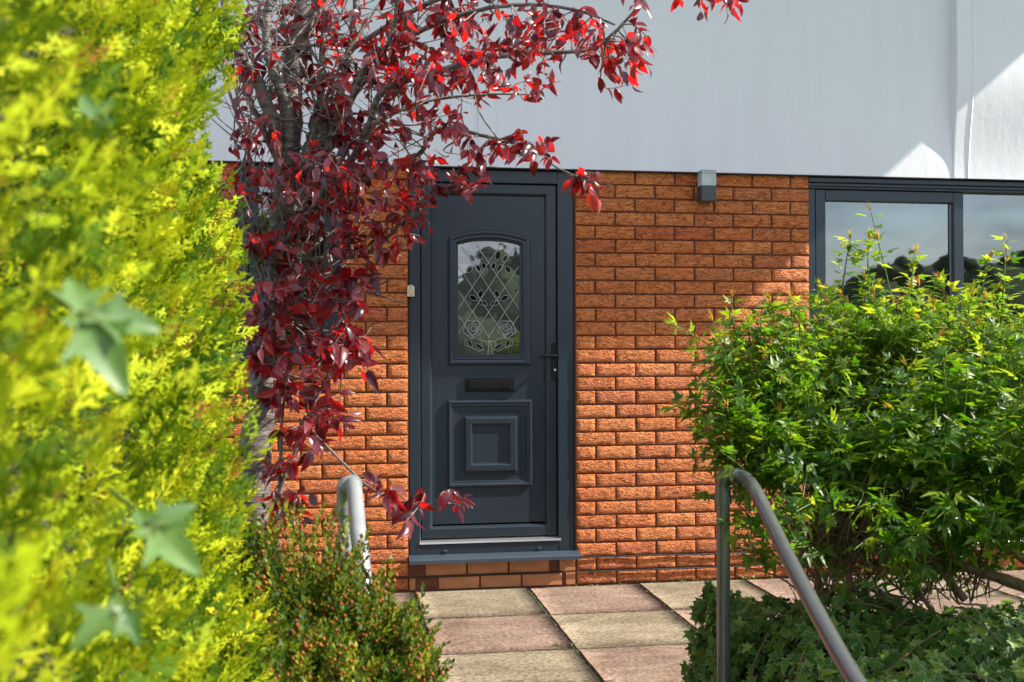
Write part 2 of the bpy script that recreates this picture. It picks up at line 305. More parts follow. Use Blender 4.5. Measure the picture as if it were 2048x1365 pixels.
class MB:
    def __init__(s): s.v = []; s.f = []; s.mi = []; s.sm = []
    def add(s, vs, fs, mi=0, smooth=False):
        o = len(s.v); s.v += [tuple(map(float, q)) for q in vs]
        for f in fs: s.f.append([i + o for i in f]); s.mi.append(mi); s.sm.append(smooth)
        return s
    def box(s, a, b, mi=0):
        x0, y0, z0 = a; x1, y1, z1 = b
        return s.add([(x0,y0,z0),(x1,y0,z0),(x1,y1,z0),(x0,y1,z0),(x0,y0,z1),(x1,y0,z1),(x1,y1,z1),(x0,y1,z1)],
              [(0,3,2,1),(4,5,6,7),(0,1,5,4),(1,2,6,5),(2,3,7,6),(3,0,4,7)], mi)
    def cbox(s, a, b, c=0.003, mi=0):
        """box with chamfered front (-y) and top edges"""
        x0, y0, z0 = a; x1, y1, z1 = b
        vs = []
        for (y, q) in ((y1, 0), (y0 + c, 0), (y0, c)):
            vs += [(x0+q,y,z0+q),(x1-q,y,z0+q),(x1-q,y,z1-q),(x0+q,y,z1-q)]
        fs = [(0,1,2,3)[::-1]]
        for k in (0, 4):
            for i in range(4):
                j = (i + 1) % 4; fs.append((k+i, k+j, k+4+j, k+4+i)[::-1])
        fs.append((8,9,10,11))
        return s.add(vs, [f for f in fs], mi)
    def tube(s, pts, rad, n=8, mi=0, cap=True):
        P = [np.asarray(p, float) for p in pts]; k = len(P)
        if not hasattr(rad, '__len__'): rad = [rad] * k
        vs = []; prev = None
        for i in range(k):
            t = P[min(i+1, k-1)] - P[max(i-1, 0)]; t /= (np.linalg.norm(t) + 1e-12)
            if prev is None:
                a = np.array([0, 0, 1.0]) if abs(t[2]) < 0.9 else np.array([1.0, 0, 0])
                u = np.cross(t, a)
            else: u = prev - t * (prev @ t)
            u /= (np.linalg.norm(u) + 1e-12); prev = u; w = np.cross(t, u)
            for j in range(n):
                an = 2 * math.pi * j / n; vs.append(P[i] + rad[i] * (math.cos(an) * u + math.sin(an) * w))
        fs = [(i*n+j, i*n+(j+1) % n, (i+1)*n+(j+1) % n, (i+1)*n+j) for i in range(k-1) for j in range(n)]
        o = len(s.f)
        s.add(vs, fs, mi, True)
        if cap: s.add(vs[:n], [tuple(range(n))[::-1]], mi); s.add(vs[-n:], [tuple(range(n))], mi)
        return s
    def mesh(s, name, mats):
        me = bpy.data.meshes.new(name); me.from_pydata(s.v, [], s.f)
        for mm in (mats if isinstance(mats, (list, tuple)) else [mats]): me.materials.append(mm)
        me.polygons.foreach_set('material_index', s.mi); me.polygons.foreach_set('use_smooth', s.sm); me.update()
        return me
    def build(s, name, mats, parent=None): return link(name, s.mesh(name, mats), parent)

def spline(pts, n=6):
    P = np.array(pts, float)
    if len(P) < 3: return [P[0] + (P[-1] - P[0]) * t for t in np.linspace(0, 1, n + 1)]
    Q = np.vstack([2*P[0]-P[1], P, 2*P[-1]-P[-2]]); out = []
    for i in range(1, len(Q) - 2):
        for t in np.linspace(0, 1, n, endpoint=False):
            a, b_, c, d = Q[i-1], Q[i], Q[i+1], Q[i+2]
            out.append(0.5*((2*b_)+(-a+c)*t+(2*a-5*b_+4*c-d)*t*t+(-a+3*b_-3*c+d)*t**3))
    out.append(P[-1]); return out

def norm(v): return v / (np.linalg.norm(v, axis=-1, keepdims=True) + 1e-12)
def frames(pos, axis, nrm, scale, width=1.0):
    """4x4 transforms: leaf length along +Y, face along +Z"""
    axis = norm(axis); x = norm(np.cross(axis, nrm)); z = np.cross(x, axis)
    n = len(pos); T = np.zeros((n, 4, 4)); T[:, 3, 3] = 1
    sc = np.broadcast_to(np.asarray(scale, float), (n,))[:, None]
    T[:, :3, 0] = x * sc * width; T[:, :3, 1] = axis * sc; T[:, :3, 2] = z * sc; T[:, :3, 3] = pos
    return T
def template(verts, faces, mi=None):
    return (np.array(verts, float), [list(f) for f in faces], list(mi) if mi is not None else [0] * len(faces))
def scatter_mesh(name, tmpls, T, which, mats, rnd=None, smooth=False):
    V = []; loops = []; tot = []; MI = []; RN = []; off = 0
    if rnd is None: rnd = rng.random(len(T))
    for k, (tv, tf, tm) in enumerate(tmpls):
        sel = np.where(which == k)[0]
        if not len(sel): continue
        n = len(sel); nv = len(tv); h = np.hstack([tv, np.ones((nv, 1))])
        W = np.einsum('nij,vj->nvi', T[sel], h)[:, :, :3].reshape(-1, 3); V.append(W)
        fl = np.array([i for f in tf for i in f]); ft = np.array([len(f) for f in tf])
        loops.append((fl[None, :] + (off + np.arange(n) * nv)[:, None]).ravel()); tot.append(np.tile(ft, n))
        MI.append(np.tile(np.array(tm), n)); RN.append(np.repeat(rnd[sel], len(tf))); off += n * nv
    V = np.vstack(V); loops = np.concatenate(loops); tot = np.concatenate(tot)
    me = bpy.data.meshes.new(name); me.vertices.add(len(V)); me.vertices.foreach_set('co', V.ravel())
    me.loops.add(len(loops)); me.loops.foreach_set('vertex_index', loops.astype(np.int32))
    me.polygons.add(len(tot)); me.polygons.foreach_set('loop_start', np.concatenate([[0], np.cumsum(tot)[:-1]]).astype(np.int32))
    me.polygons.foreach_set('loop_total', tot.astype(np.int32))
    for mm in mats: me.materials.append(mm)
    me.polygons.foreach_set('material_index', np.concatenate(MI).astype(np.int32))
    if smooth: me.polygons.foreach_set('use_smooth', np.ones(len(tot), bool))
    me.update(calc_edges=True)
    at = me.attributes.new('rnd', 'FLOAT', 'FACE'); at.data.foreach_set('value', np.concatenate(RN).astype(np.float32))
    return me
def tmesh(name, t, mats, smooth=True):
    me = bpy.data.meshes.new(name); me.from_pydata([tuple(v) for v in t[0]], [], t[1])
    for mm in mats: me.materials.append(mm)
    me.polygons.foreach_set('material_index', t[2]); me.polygons.foreach_set('use_smooth', [smooth] * len(t[1])); me.update(); return me
def pick_largest(T, size, count, cell=9):
    """indices of the pieces that show largest: the front one of each little cell of the view, by size"""
    c = T[:, :3, 3] + T[:, :3, 1] * 0.5
    x, y, z = project(c); ok = (x > 5) & (x < 2043) & (y > 5) & (y < 1360) & (z > 0.3)
    key = (x // cell).astype(int) * 4000 + (y // cell).astype(int)
    best = {}
    for i in np.where(ok)[0]:
        k = key[i]
        if k not in best or z[i] < z[best[k]]: best[k] = i
    idx = np.array(list(best.values()), int)
    if not len(idx): return idx
    return idx[np.argsort(-(size[idx] / z[idx]))[:count]]
def foliage(parent, name_stuff, name_piece, tmpls, T, which, size, mats, count, cell=9, smooth=True):
    idx = pick_largest(T, size, count, cell); mask = np.ones(len(T), bool); mask[idx] = False
    if mask.any():
        o = link(name_stuff, scatter_mesh(name_stuff, tmpls, T[mask], which[mask], mats, smooth=smooth), parent); o['kind'] = 'stuff'
    ms = [tmesh(name_piece, t, mats, smooth) for t in tmpls]
    for i in idx: link(name_piece, ms[which[i]], parent, Matrix(T[i].tolist()))

def offset_poly(poly, d):
    """inward offset of a counter-clockwise polygon"""
    P = np.array(poly, float); n = len(P); out = []
    for i in range(n):
        a, b_, c = P[i-1], P[i], P[(i+1) % n]
        e1 = (b_-a) / np.linalg.norm(b_-a); e2 = (c-b_) / np.linalg.norm(c-b_)
        n1 = np.array([-e1[1], e1[0]]); n2 = np.array([-e2[1], e2[0]]); bis = n1 + n2; bis /= np.linalg.norm(bis)
        out.append(b_ + bis * d / max(0.3, bis @ n1))
    return np.array(out)
def moulding(mb, poly, profile, y0, fill=False, mi=0):
    """ring that follows poly (x,z); profile = [(inset, proud)...]; proud is towards the viewer"""
    rings = [offset_poly(poly, i) if i else np.array(poly, float) for i, _ in profile]; n = len(poly)
    vs = [(p[0], y0 - pr, p[1]) for r_, (_, pr) in zip(rings, profile) for p in r_]
    fs = [(k*n+i, k*n+(i+1) % n, (k+1)*n+(i+1) % n, (k+1)*n+i) for k in range(len(profile)-1) for i in range(n)]
    if fill: fs.append(tuple((len(profile)-1)*n + i for i in range(n)))
    mb.add(vs, fs, mi); return mb
def rect(x0, x1, z0, z1): return [(x0, z0), (x1, z0), (x1, z1), (x0, z1)]

# ================================================================== THE SETTING
GZ = -0.36
mb = MB(); mb.add([(-1500, -1500, GZ), (1500, -1500, GZ), (1500, 1500, GZ), (-1500, 1500, GZ)], [(0, 1, 2, 3)])
tag(mb.build('ground', MAT['grass']), 'wide grassy ground around the house', 'ground', kind='structure')

# hills across the valley (seen mirrored in the panes)
def hill_el(a):   # skyline elevation in radians against azimuth from -y towards +x
    d = math.degrees(a)
    return math.radians(np.interp(d, [-80, -20, 0, 6, 7.5, 10, 13, 20, 25, 31, 35, 50, 85], [3.4, 3.2, 3.4, 3.6, 4.8, 5.4, 4.6, 3.2, 3.0, 4.6, 4.8, 4.0, 3.6]) + .25*math.sin(d*.9))
vs, fs = [], []; na, nr = 90, 14
for i in range(na):
    a = math.radians(-75 + 160 * i / (na - 1))
    for j in range(nr):
        r_ = 45 + 330 * (j / (nr - 1)); t = j / (nr - 1)
        hgt = GZ + (math.tan(hill_el(a)) * 375 - 1) * (t ** 1.5) + 0.0
        vs.append((CAM[0] + r_ * math.sin(a), CAM[1] - r_ * math.cos(a), hgt + 0.02))
fs = [(i*nr+j, (i+1)*nr+j, (i+1)*nr+j+1, i*nr+j+1) for i in range(na-1) for j in range(nr-1)]
MB().add(vs, fs, 0, True).build('hills', MAT['grass'])
tag(bpy.data.objects['hills'], 'green hillside across the valley', 'hill', kind='structure')
# wooded skyline: one distant mass of crowns
def blob(sub=2, amp=0.28):
    bm_v = []; nlat, nlon = 6, 9
    for i in range(nlat + 1):
        th = math.pi * i / nlat
        for j in range(nlon):
            ph = 2 * math.pi * j / nlon; r_ = 1 + random.uniform(-amp, amp)
            bm_v.append((r_*math.sin(th)*math.cos(ph), r_*math.sin(th)*math.sin(ph), r_*math.cos(th)*0.9))
    f = [(i*nlon+j, i*nlon+(j+1) % nlon, (i+1)*nlon+(j+1) % nlon, (i+1)*nlon+j) for i in range(nlat) for j in range(nlon)]
    return template(bm_v, f)
bl = [blob() for _ in range(4)]; TT = []
for k in range(1500):
    a = math.radians(random.uniform(-72, 80)); r_ = random.uniform(70, 330) if k > 260 else random.uniform(42, 70); t = (r_ - 45) / 330
    hz = GZ + (math.tan(hill_el(a)) * 375 - 1) * (max(t, 0) ** 1.5)
    if 80 < r_ < 210 and math.sin(a * 23 + r_ * 0.02) > -0.1: continue       # open fields between the woods
    s_ = random.uniform(2.0, 4.6) * (0.7 if r_ < 70 else 1.0)
    if r_ < 70 and math.sin(a * 17) < 0.2: continue
    Tm = np.eye(4); an = random.random() * 6.28
    Tm[:3, :3] = np.array([[math.cos(an), -math.sin(an), 0], [math.sin(an), math.cos(an), 0], [0, 0, 1.0]]) * s_
    Tm[:3, 3] = (CAM[0] + r_*math.sin(a), CAM[1] - r_*math.cos(a), hz + s_ * 0.55); TT.append(Tm)
TT = np.array(TT)
tag(link('woodland', scatter_mesh('woodland', bl, TT, rng.integers(0, 4, len(TT)), [MAT['wood_far']], smooth=False)),
    'dark woodland covering the hillside opposite', 'woodland', kind='stuff')

# patio: bed + slabs, pitch 0.61 m, joint lines square to the wall
PX0, PP = -0.8747, 0.61
patio = MB()
patio.box((-5.2, -2.445, GZ - 0.05), (6.0, 0.30, -0.012)).build('patio', MAT['joint'])
patio = bpy.data.objects['patio']; tag(patio, 'paved terrace of buff and pink slabs before the house', 'patio', kind='structure')
def slab_mesh(mat, seed):
    r_ = random.Random(seed); mb = MB(); n = 7; hw = 0.2945; vs = []
    for i in range(n + 1):
        for j in range(n + 1):
            x = -hw + 2*hw*i/n; y = -hw + 2*hw*j/n; e = (i in (0, n)) or (j in (0, n))
            if e: x += r_.uniform(-.0025, .0025); y += r_.uniform(-.0025, .0025)
            vs.append((x, y, -0.004 if e else r_.uniform(-.0016, .0016)))
    fs = [(i*(n+1)+j, (i+1)*(n+1)+j, (i+1)*(n+1)+j+1, i*(n+1)+j+1) for i in range(n) for j in range(n)]
    ring = [i*(n+1) for i in range(n+1)] + [n*(n+1)+j for j in range(1, n+1)] + [i*(n+1)+n for i in range(n-1, -1, -1)] + [j for j in range(n-1, 0, -1)]
    o = len(vs); vs += [(vs[q][0], vs[q][1], -0.04) for q in ring]
    fs2 = [(ring[k], ring[(k+1) % len(ring)], o + (k+1) % len(ring), o + k) for k in range(len(ring))]
    mb.add(vs, fs, 0, True); mb.f += fs2; mb.mi += [0]*len(fs2); mb.sm += [False]*len(fs2)
    return mb.mesh('paving_slab', mat)
slabs = {c: [slab_mesh(MAT['slab_' + c], s_) for s_ in (1, 2, 3)] for c in ('buff', 'pink')}
for k in range(-7, 11):
    for j in range(4):
        c = 'buff' if (k + j) % 2 == 0 else 'pink'
        if k == -1 and j == 0: c = 'pink'
        Mx = Matrix.Translation((PX0 + PP*(k+0.5) + random.uniform(-.002, .002), -PP*(j+0.5) - 0.004 + random.uniform(-.002, .002), random.uniform(-.002, .003))) @ Matrix.Rotation(random.choice((0, math.pi)) + random.uniform(-.003, .003), 4, 'Z') @ Matrix.Rotation(random.uniform(-.003, .003), 4, 'X')
        link('paving_slab', random.choice(slabs[c]), patio, Mx)
# moss and tiny weeds in the joints
mv = []
def tuft_template(n=7):
    v, f = [], []
    for i in range(n):
        a = random.random() * 6.28; e = random.uniform(0.2, 1.2); l = random.uniform(.5, 1.0)
        d = np.array([math.cos(a)*math.cos(e), math.sin(a)*math.cos(e), math.sin(e)]); w = np.array([-math.sin(a), math.cos(a), 0]) * 0.22
        b0 = d*0.15; o = len(v); v += [b0, b0 + d*l*0.5 + w*l, d*l, b0 + d*l*0.5 - w*l]; f.append((o, o+1, o+2, o+3))
    return template(v, f)
tt = [tuft_template() for _ in range(4)]; P = []; S = []
for k in range(-1, 5):
    for q in range(260):
        if random.random() < 0.55 + 0.45 * math.sin(q * 0.13 + k): P.append((PX0 + PP*k + random.uniform(-.008, .008), -random.uniform(0, 2.4), -0.012)); S.append(random.uniform(.004, .011))
for j in range(1, 4):
    for q in range(330):
        if math.sin(q * 0.21 + j * 2) + random.random() > 0.6: P.append((random.uniform(-1.2, 2.6), -PP*j - .004 + random.uniform(-.005, .005), -0.010)); S.append(random.uniform(.003, .009))
for q in range(220):
    if math.sin(q * 0.3) + random.random() > 0.45: P.append((random.uniform(-0.1, 2.6), -random.uniform(0.002, .012), -0.006)); S.append(random.uniform(.004, .014))
for (x_, y_) in ((1112, 1292), (1365, 1166), (1385, 1158), (1482, 1155), (1500, 1156)):
    b0 = at_y(x_, y_, 0); d = ray(x_, y_); b0 = CAM + d * (-CAM[2] / d[2])
    for q in range(5): P.append((b0[0] + random.uniform(-.02, .02), min(b0[1], -.006) + random.uniform(-.006, .0), 0)); S.append(random.uniform(.012, .026))
P = np.array(P); S = np.array(S); T = np.zeros((len(P), 4, 4)); T[:, 3, 3] = 1
for i in range(len(P)):
    a = random.random() * 6.28; T[i, :3, :3] = np.array([[math.cos(a), -math.sin(a), 0], [math.sin(a), math.cos(a), 0], [0, 0, 1]]) * S[i]
T[:, :3, 3] = P
tag(link('moss', scatter_mesh('moss', tt, T, rng.integers(0, 4, len(T)), [MAT['weed']])), 'moss and tiny weeds growing in the paving joints', 'moss', kind='stuff')

# steps that lead down from the patio to the viewer, beds either side
mb = MB(); mb.box((-2.0, -2.80, GZ - .1), (-0.1, -2.45, -0.13)); mb.box((-2.0, -3.16, GZ - .1), (-0.1, -2.804, -0.25))
tag(mb.build('steps', MAT['concrete']), 'concrete steps between the handrails', 'steps', kind='structure')
def bed(name, pts, z, label):
    n = len(pts); vs = [(p[0], p[1], GZ - .05) for p in pts] + [(p[0], p[1], z) for p in pts]
    MB().add(vs, [(i, (i+1) % n, n+(i+1) % n, n+i) for i in range(n)] + [tuple(range(n, 2*n))]).build(name, MAT['soil'])
    tag(bpy.data.objects[name], label, 'soil', kind='structure')
q = [cf(0.70, 2.2, 0), cf(3.4, 2.2, 0), cf(3.4, 4.3, 0), cf(0.78, 4.05, 0)]; bed('soil_bed', q, 0.08, 'dark soil bed under the ivy and shrub')
q = [cf(-3.0, -.6, 0), cf(-0.25, -.6, 0), cf(-0.30, 1.5, 0), cf(-0.30, 3.4, 0), cf(-3.0, 3.4, 0)]; bed('soil_border', q, 0.04, 'soil border under the conifer hedge')

# ================================================================== THE HOUSE
house = empty('brick_house', (0.4, 0.1, 0))
tag(house, 'orange brick house with white rendered upper storey and dark grey front door', 'house')
TOPZ, EAVE, DL, DR, SILLZ = 2.25, 4.78, -0.901, 0.0, 0.15
WL0, WL1, WLZ = -1.79, -1.233, 1.235         # small window behind the tree
WR0, WR1, WRZ = 1.345, 4.6, 0.155            # wide window

# masonry behind the brick skin (mortar bed)
bw = MB(); Y0, Y1 = 0.0075, 0.26
def mb_wall(x0, x1, z0, z1): bw.box((x0, Y0, z0), (x1, Y1, z1))
mb_wall(-7, WL0, -.2, TOPZ); mb_wall(WL0, WL1, -.2, WLZ); mb_wall(WL1, DL, -.2, TOPZ); mb_wall(DL, DR, -.2, SILLZ - .012); mb_wall(DR, WR0, -.2, TOPZ); mb_wall(WR0, WR1, -.2, WRZ - .01); mb_wall(WR1, 7.5, -.2, TOPZ)
wall = bw.build('brick_wall', MAT['mortar'], house)

def brick_mesh(L, seed, H=0.0655):
    r_ = random.Random(seed); mb = MB(); nx = max(3, int(L / 0.022)); nz = 3; c = .0016; vs = []
    gx = [-L/2] + [-L/2 + c + (L - 2*c)*i/nx for i in range(nx + 1)] + [L/2]; gz = [-H/2] + [-H/2 + c + (H - 2*c)*j/nz for j in range(nz + 1)] + [H/2]
    nx, nz = len(gx) - 1, len(gz) - 1
    for i in range(nx + 1):
        for j in range(nz + 1):
            x, z = gx[i], gz[j]; e = i in (0, nx) or j in (0, nz); e2 = i in (1, nx-1) or j in (1, nz-1)
            if e or e2: x += r_.uniform(-.0008, .0008); z += r_.uniform(-.0008, .0008)
            vs.append((x, 0.0016 if e else (0 if e2 else -r_.uniform(-.0005, .0008)), z))
    fs = [(i*(nz+1)+j, (i+1)*(nz+1)+j, (i+1)*(nz+1)+j+1, i*(nz+1)+j+1) for i in range(nx) for j in range(nz)]
    ring = [i*(nz+1) for i in range(nx+1)] + [nx*(nz+1)+j for j in range(1, nz+1)] + [i*(nz+1)+nz for i in range(nx-1, -1, -1)] + [j for j in range(nz-1, 0, -1)]
    o = len(vs); vs += [(vs[q][0], 0.014, vs[q][2]) for q in ring]
    mb.add(vs, fs, 0, False); f2 = [(ring[(k+1) % len(ring)], ring[k], o+k, o+(k+1) % len(ring)) for k in range(len(ring))]
    mb.f += f2; mb.mi += [0]*len(f2); mb.sm += [False]*len(f2)
    for n_, f in enumerate(fs): mb.sm[n_] = all(0 < q // (nz+1) < nx and 0 < q % (nz+1) < nz for q in f)
    return mb
full = [brick_mesh(0.215, s_) for s_ in range(5)]; half = [brick_mesh(0.1025, s_ + 50) for s_ in range(4)]
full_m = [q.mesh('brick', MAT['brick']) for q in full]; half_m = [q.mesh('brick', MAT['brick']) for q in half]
spots = []     # (x centre, z centre, is_full, visible)
def run(x0, x1, k, from_right=False, start_half=False):
    """lay one course between x0 and x1"""
    z = k * 0.075 + 0.0375; L = x1 - x0; pos = 0.0; first = True
    while pos < L - 0.03:
        ln = 0.1125 if (first and start_half) else 0.225
        if pos + ln > L + 0.02: ln = 0.1125
        if pos + ln > L + 0.035: break
        c = pos + ln/2 - 0.005 * (0 if not first else 0)
        spots.append(((x1 - c) if from_right else (x0 + c), z, ln > 0.2)); pos += ln; first = False
for k in range(30):
    z0, z1 = k*0.075, (k+1)*0.075; odd = k % 2 == 1
    run(DR + 0.002, WR0 + 0.006, k, start_half=odd)                                    # between door and wide window
    if z1 > WLZ - 0.01: run(WL1, DL, k, True, start_half=odd); run(-3.6, WL0 - 0.003, k, True, start_half=odd)
    else: run(-3.6, DL, k, True, start_half=odd)
    if z1 <= SILLZ + 0.001: run(WR0 + 0.006, WR1, k, start_half=odd); 
    run(WR1 + 0.02, 7.0, k, start_half=odd)
far = []; near = []
for (x, z, fl) in spots:
    px_, py_, pz_ = project((x, 0, z)); vis = 455 < px_ < 2080 and -20 < py_ < 1200
    if 1600 < px_ and x > WR0 and not (px_ > 1980): vis = False
    if px_ > 1480 and 760 < py_ < 1060: vis = False          # wholly behind the shrub
    if px_ < 530 and py_ > 330: vis = vis and random.random() < 0.35
    (near if vis else far).append((x, z, fl))
near = near[:290]; keep = set(near); rest = [s_ for s_ in spots if s_ not in keep]
for (x, z, fl) in near:
    Mx = Matrix.Translation((x + random.uniform(-.0015, .0015), random.uniform(-.0015, .002), z + random.uniform(-.001, .001)))
    if random.random() < 0.5: Mx = Mx @ Matrix.Rotation(math.pi, 4, 'Y')
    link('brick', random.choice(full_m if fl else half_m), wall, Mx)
fT = np.zeros((len(rest), 4, 4)); w_ = []
for i, (x, z, fl) in enumerate(rest):
    fT[i] = np.eye(4); fT[i, :3, 3] = (x, 0, z); w_.append((random.randrange(5)) if fl else 5 + random.randrange(4))
tm = [template(q.v, q.f) for q in full + half]
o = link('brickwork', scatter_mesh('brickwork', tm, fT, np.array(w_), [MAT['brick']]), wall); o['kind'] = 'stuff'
# smooth bricks under the door sill, set slightly back
sm_m = []
for s_ in range(3):
    q = MB(); q.cbox((-.1075, 0.0, -.032), (.1075, .012, .032), 0.002); sm_m.append(q.mesh('smooth_brick', MAT['smooth_brick']))
for k in range(2):
    for i in range(5):
        x = DL + (0.02 if k else 0.09) + i * 0.225 - 0.05
        if DL - 0.01 < x - .10 and x + .10 < DR + 0.01:
            link('smooth_brick', sm_m[i % 3], wall, Matrix.Translation((x + .002, 0.0, k*0.075 + 0.0345)))
for k, x, s_ in ((0, DL + 0.019, 0.14), (0, DR - 0.028, 0.24), (1, DR - 0.045, 0.40), ):
    link('smooth_brick', sm_m[0], wall, Matrix.Translation((x, 0.0, k*0.075 + 0.0345)) @ Matrix.Diagonal((s_, 1, 1, 1)))

# white rendered storey with proud strips and the flared right hand bay
rw = MB()
XS0, XS1 = 2.212, 2.302
rw.box((-7, -0.022, TOPZ), (XS0, 0.26, EAVE))
rw.box((XS0, 0.05, TOPZ), (7.5, 0.26, EAVE + 0.6))
upper = rw.build('upper_wall', MAT['render'], house)
st = MB(); vs = []; zz = [TOPZ + .9*k/60 for k in range(61)] + [EAVE + .6]
dd = [.003 + .065*(0.5 - 0.5*math.cos(math.pi*min(1.0, (z - TOPZ)/.62))) for z in zz]
for z, d in zip(zz, dd):
    xo = -0.012 * (d / 0.068)
    vs += [(XS0 + xo, 0.0, z), (XS0 + xo, -.022 - d, z), (XS0 + .006 + xo, -.025 - d, z), (XS1 - .006, -.025 - d*0.9, z), (XS1, -.030 - d*0.9, z), (XS1 + .008, -.024 - d*0.9, z), (7.5, -.024 - d*0.9, z)]
n = 7; fs = [(i*n+j, i*n+j+1, (i+1)*n+j+1, (i+1)*n+j) for i in range(len(zz)-1) for j in range(n-1)] + [tuple(range(n))]
st.add(vs + [(7.5, 0, TOPZ)], fs); st.build('flared_bay', MAT['render'], house)
st = MB(); B0, B1 = wx(955, 200), wx(990, 200)
st.cbox((B0, -0.034, TOPZ - .0), (B1, -0.02, EAVE - .002), 0.004); st.build('render_strip', MAT['render'], house)
st = MB(); st.box((-7, -0.0235, TOPZ - .006), (7.5, 0.02, TOPZ - .0005)); st.build('drip_bead', MAT['sealant'], house)

# roof overhang, ends to the right of the door
rf = MB(); rf.box((-7, -1.0, EAVE), (4.7, 4.0, EAVE + .22)); rf.build('roof', MAT['roof'], house)
bk = MB(); bk.box((-7, 3.6, -.2), (7.5, 3.8, EAVE)); bk.box((-7, 0.262, -.2), (-6.8, 3.6, EAVE)); bk.box((7.3, 0.262, -.2), (7.5, 3.6, EAVE)); bk.build('back_wall', MAT['mortar'], house)
it = MB()
for (x0, x1, z0) in ((-3.2, -1.0, 0), (-0.98, 0.3, 0), (0.4, 5.2, 0)):
    it.box((x0, 3.0, 0), (x1, 3.05, 2.5)); it.box((x0 - .02, .27, 0), (x0, 3.0, 2.5)); it.box((x1, .27, 0), (x1 + .02, 3.0, 2.5)); it.box((x0, .27, -.03), (x1, 3.0, 0.0)); it.box((x0, .27, 2.5), (x1, 3.0, 2.53))
it.build('interior', MAT['interior'], house)

# ---------------------------------------------------------------- front door
fx0, fx1 = DL + .003, DR - .004; s0, s1 = wx(841), wx(1117); szt, szb = wz(365), wz(1076)
fr = MB(); FY = 0.012
fr.cbox((fx0, FY, SILLZ + .02), (s0, .09, TOPZ - .008), 0.004); fr.cbox((s1, FY, SILLZ + .02), (fx1, .09, TOPZ - .008), 0.004)
fr.cbox((s0 - .003, FY + .002, szt), (s1 + .003, .09, TOPZ - .008), 0.004); fr.cbox((s0 - .003, FY + .002, SILLZ + .02), (s1 + .003, .09, szb - .028), 0.004)
dframe = fr.build('door_frame', MAT['anthracite'], house)
q = MB(); q.box((fx0 - .004, FY + .006, SILLZ + .02), (fx0 - .0005, .09, TOPZ - .01)); q.box((fx1 + .0005, FY + .002, SILLZ + .02), (fx1 + .009, .09, TOPZ - .01)); q.build('seal', MAT['sealant'], dframe)
q = MB(); zb = szb - .026
q.add([(s0 - .006, FY - .006, zb), (s1 + .012, FY - .006, zb), (s1 + .012, FY - .004, zb + .010), (s0 - .006, FY - .004, zb + .010), (s0 - .006, .05, zb + .022), (s1 + .012, .05, zb + .022), (s0 - .006, .05, zb), (s1 + .012, .05, zb)],
      [(0, 1, 2, 3), (3, 2, 5, 4), (0, 3, 4, 6), (1, 7, 5, 2), (0, 6, 7, 1)]); q.build('threshold_bar', MAT['silver'], dframe)
for x_ in (890, 1078):
    q = MB(); xx = wx(x_); q.cbox((xx - .009, FY - .008, SILLZ + .047), (xx + .009, FY + .004, SILLZ + .058), .002); q.build('drain_cap', MAT['anthracite_sill'], dframe)
q = MB(); x0, x1 = fx0 - .004, fx1 + .02; z = SILLZ
q.add([(x0, -.075, z + .002), (x1, -.075, z + .002), (x1, -.075, z + .020), (x0, -.075, z + .020), (x0, -.066, z + .026), (x1, -.066, z + .026), (x0, .06, z + .040), (x1, .06, z + .040), (x0, .06, z + .002), (x1, .06, z + .002)],
      [(0, 1, 2, 3), (3, 2, 5, 4), (4, 5, 7, 6), (0, 3, 4, 6, 8), (1, 9, 7, 5, 2), (0, 8, 9, 1)]); q.build('door_sill', MAT['anthracite_sill'], house)
# leaf: outer sash + flat panel
p0, p1, pzt, pzb = wx(866), wx(1091), wz(392), wz(1047); SY, PY = 0.030, 0.052
lf = MB(); g = .004
moulding(lf, rect(s0 + g, s1 - g, szb, szt - g), [(0, -.05), (0, -.004), (.004, 0), (p0 - s0 - g - .014, 0), (p0 - s0 - g - .008, -.006), (p0 - s0 - g, -.022)], SY)
lx0, lx1, lz0, lzt, lza = wx(898), wx(1063.5), wz(731), wz(474), wz(459)
def arch(x0, x1, z0, zc, za, n=14):
    return [(x0, z0), (x1, z0)] + [(x1 + (x0 - x1)*i/n, zc + (za - zc)*(1 - (2*i/n - 1)**2)) for i in range(n + 1)]
gx0, gx1, gz0, gzc, gza = wx(919), wx(1041), wz(709), wz(491), wz(484.5)
ap = arch(gx0 - .012, gx1 + .012, gz0 - .012, gzc + .012, gza + .012)
# flat panel around the glazed opening (quads from the arch to the panel edge)
R0 = p0 - .006; R1 = p1 + .006; Zb = pzb - .006; Zt = pzt + .006
outer = [(R0, Zb), (R1, Zb)] + [(R1 + (R0 - R1)*i/14, Zt) for i in range(15)]
nA = len(ap); lf.add([(a, PY, b_) for a, b_ in outer] + [(a, PY, b_) for a, b_ in ap], [(i, (i+1) % nA, nA + (i+1) % nA, nA + i) for i in range(nA)])
lf.add([(a, PY, b_) for a, b_ in ap] + [(a, PY + .04, b_) for a, b_ in ap], [(i, (i+1) % nA, nA + (i+1) % nA, nA + i) for i in range(nA)])
door = lf.build('door', MAT['anthracite'], house)
q = MB(); moulding(q, arch(lx0, lx1, lz0, lzt, lza), [(0, 0), (.001, .012), (.006, .020), (.014, .022), (.020, .016), (.028, .012), (.036, .014), (.042, .012), (.050, .002), (.0555, -.002)], PY); q.build('glazing_moulding', MAT['anthracite'], door)
q = MB(); gp = arch(gx0 - .010, gx1 + .010, gz0 - .010, gzc + .010, gza + .010); q.add([(a, PY + .006, b_) for a, b_ in gp], [tuple(range(len(gp)))]); q.build('glass_pane', MAT['door_glass'], door)
q = MB(); bx0, bx1, bz0, bz1 = wx(896.5), wx(1067), wz(976), wz(801)
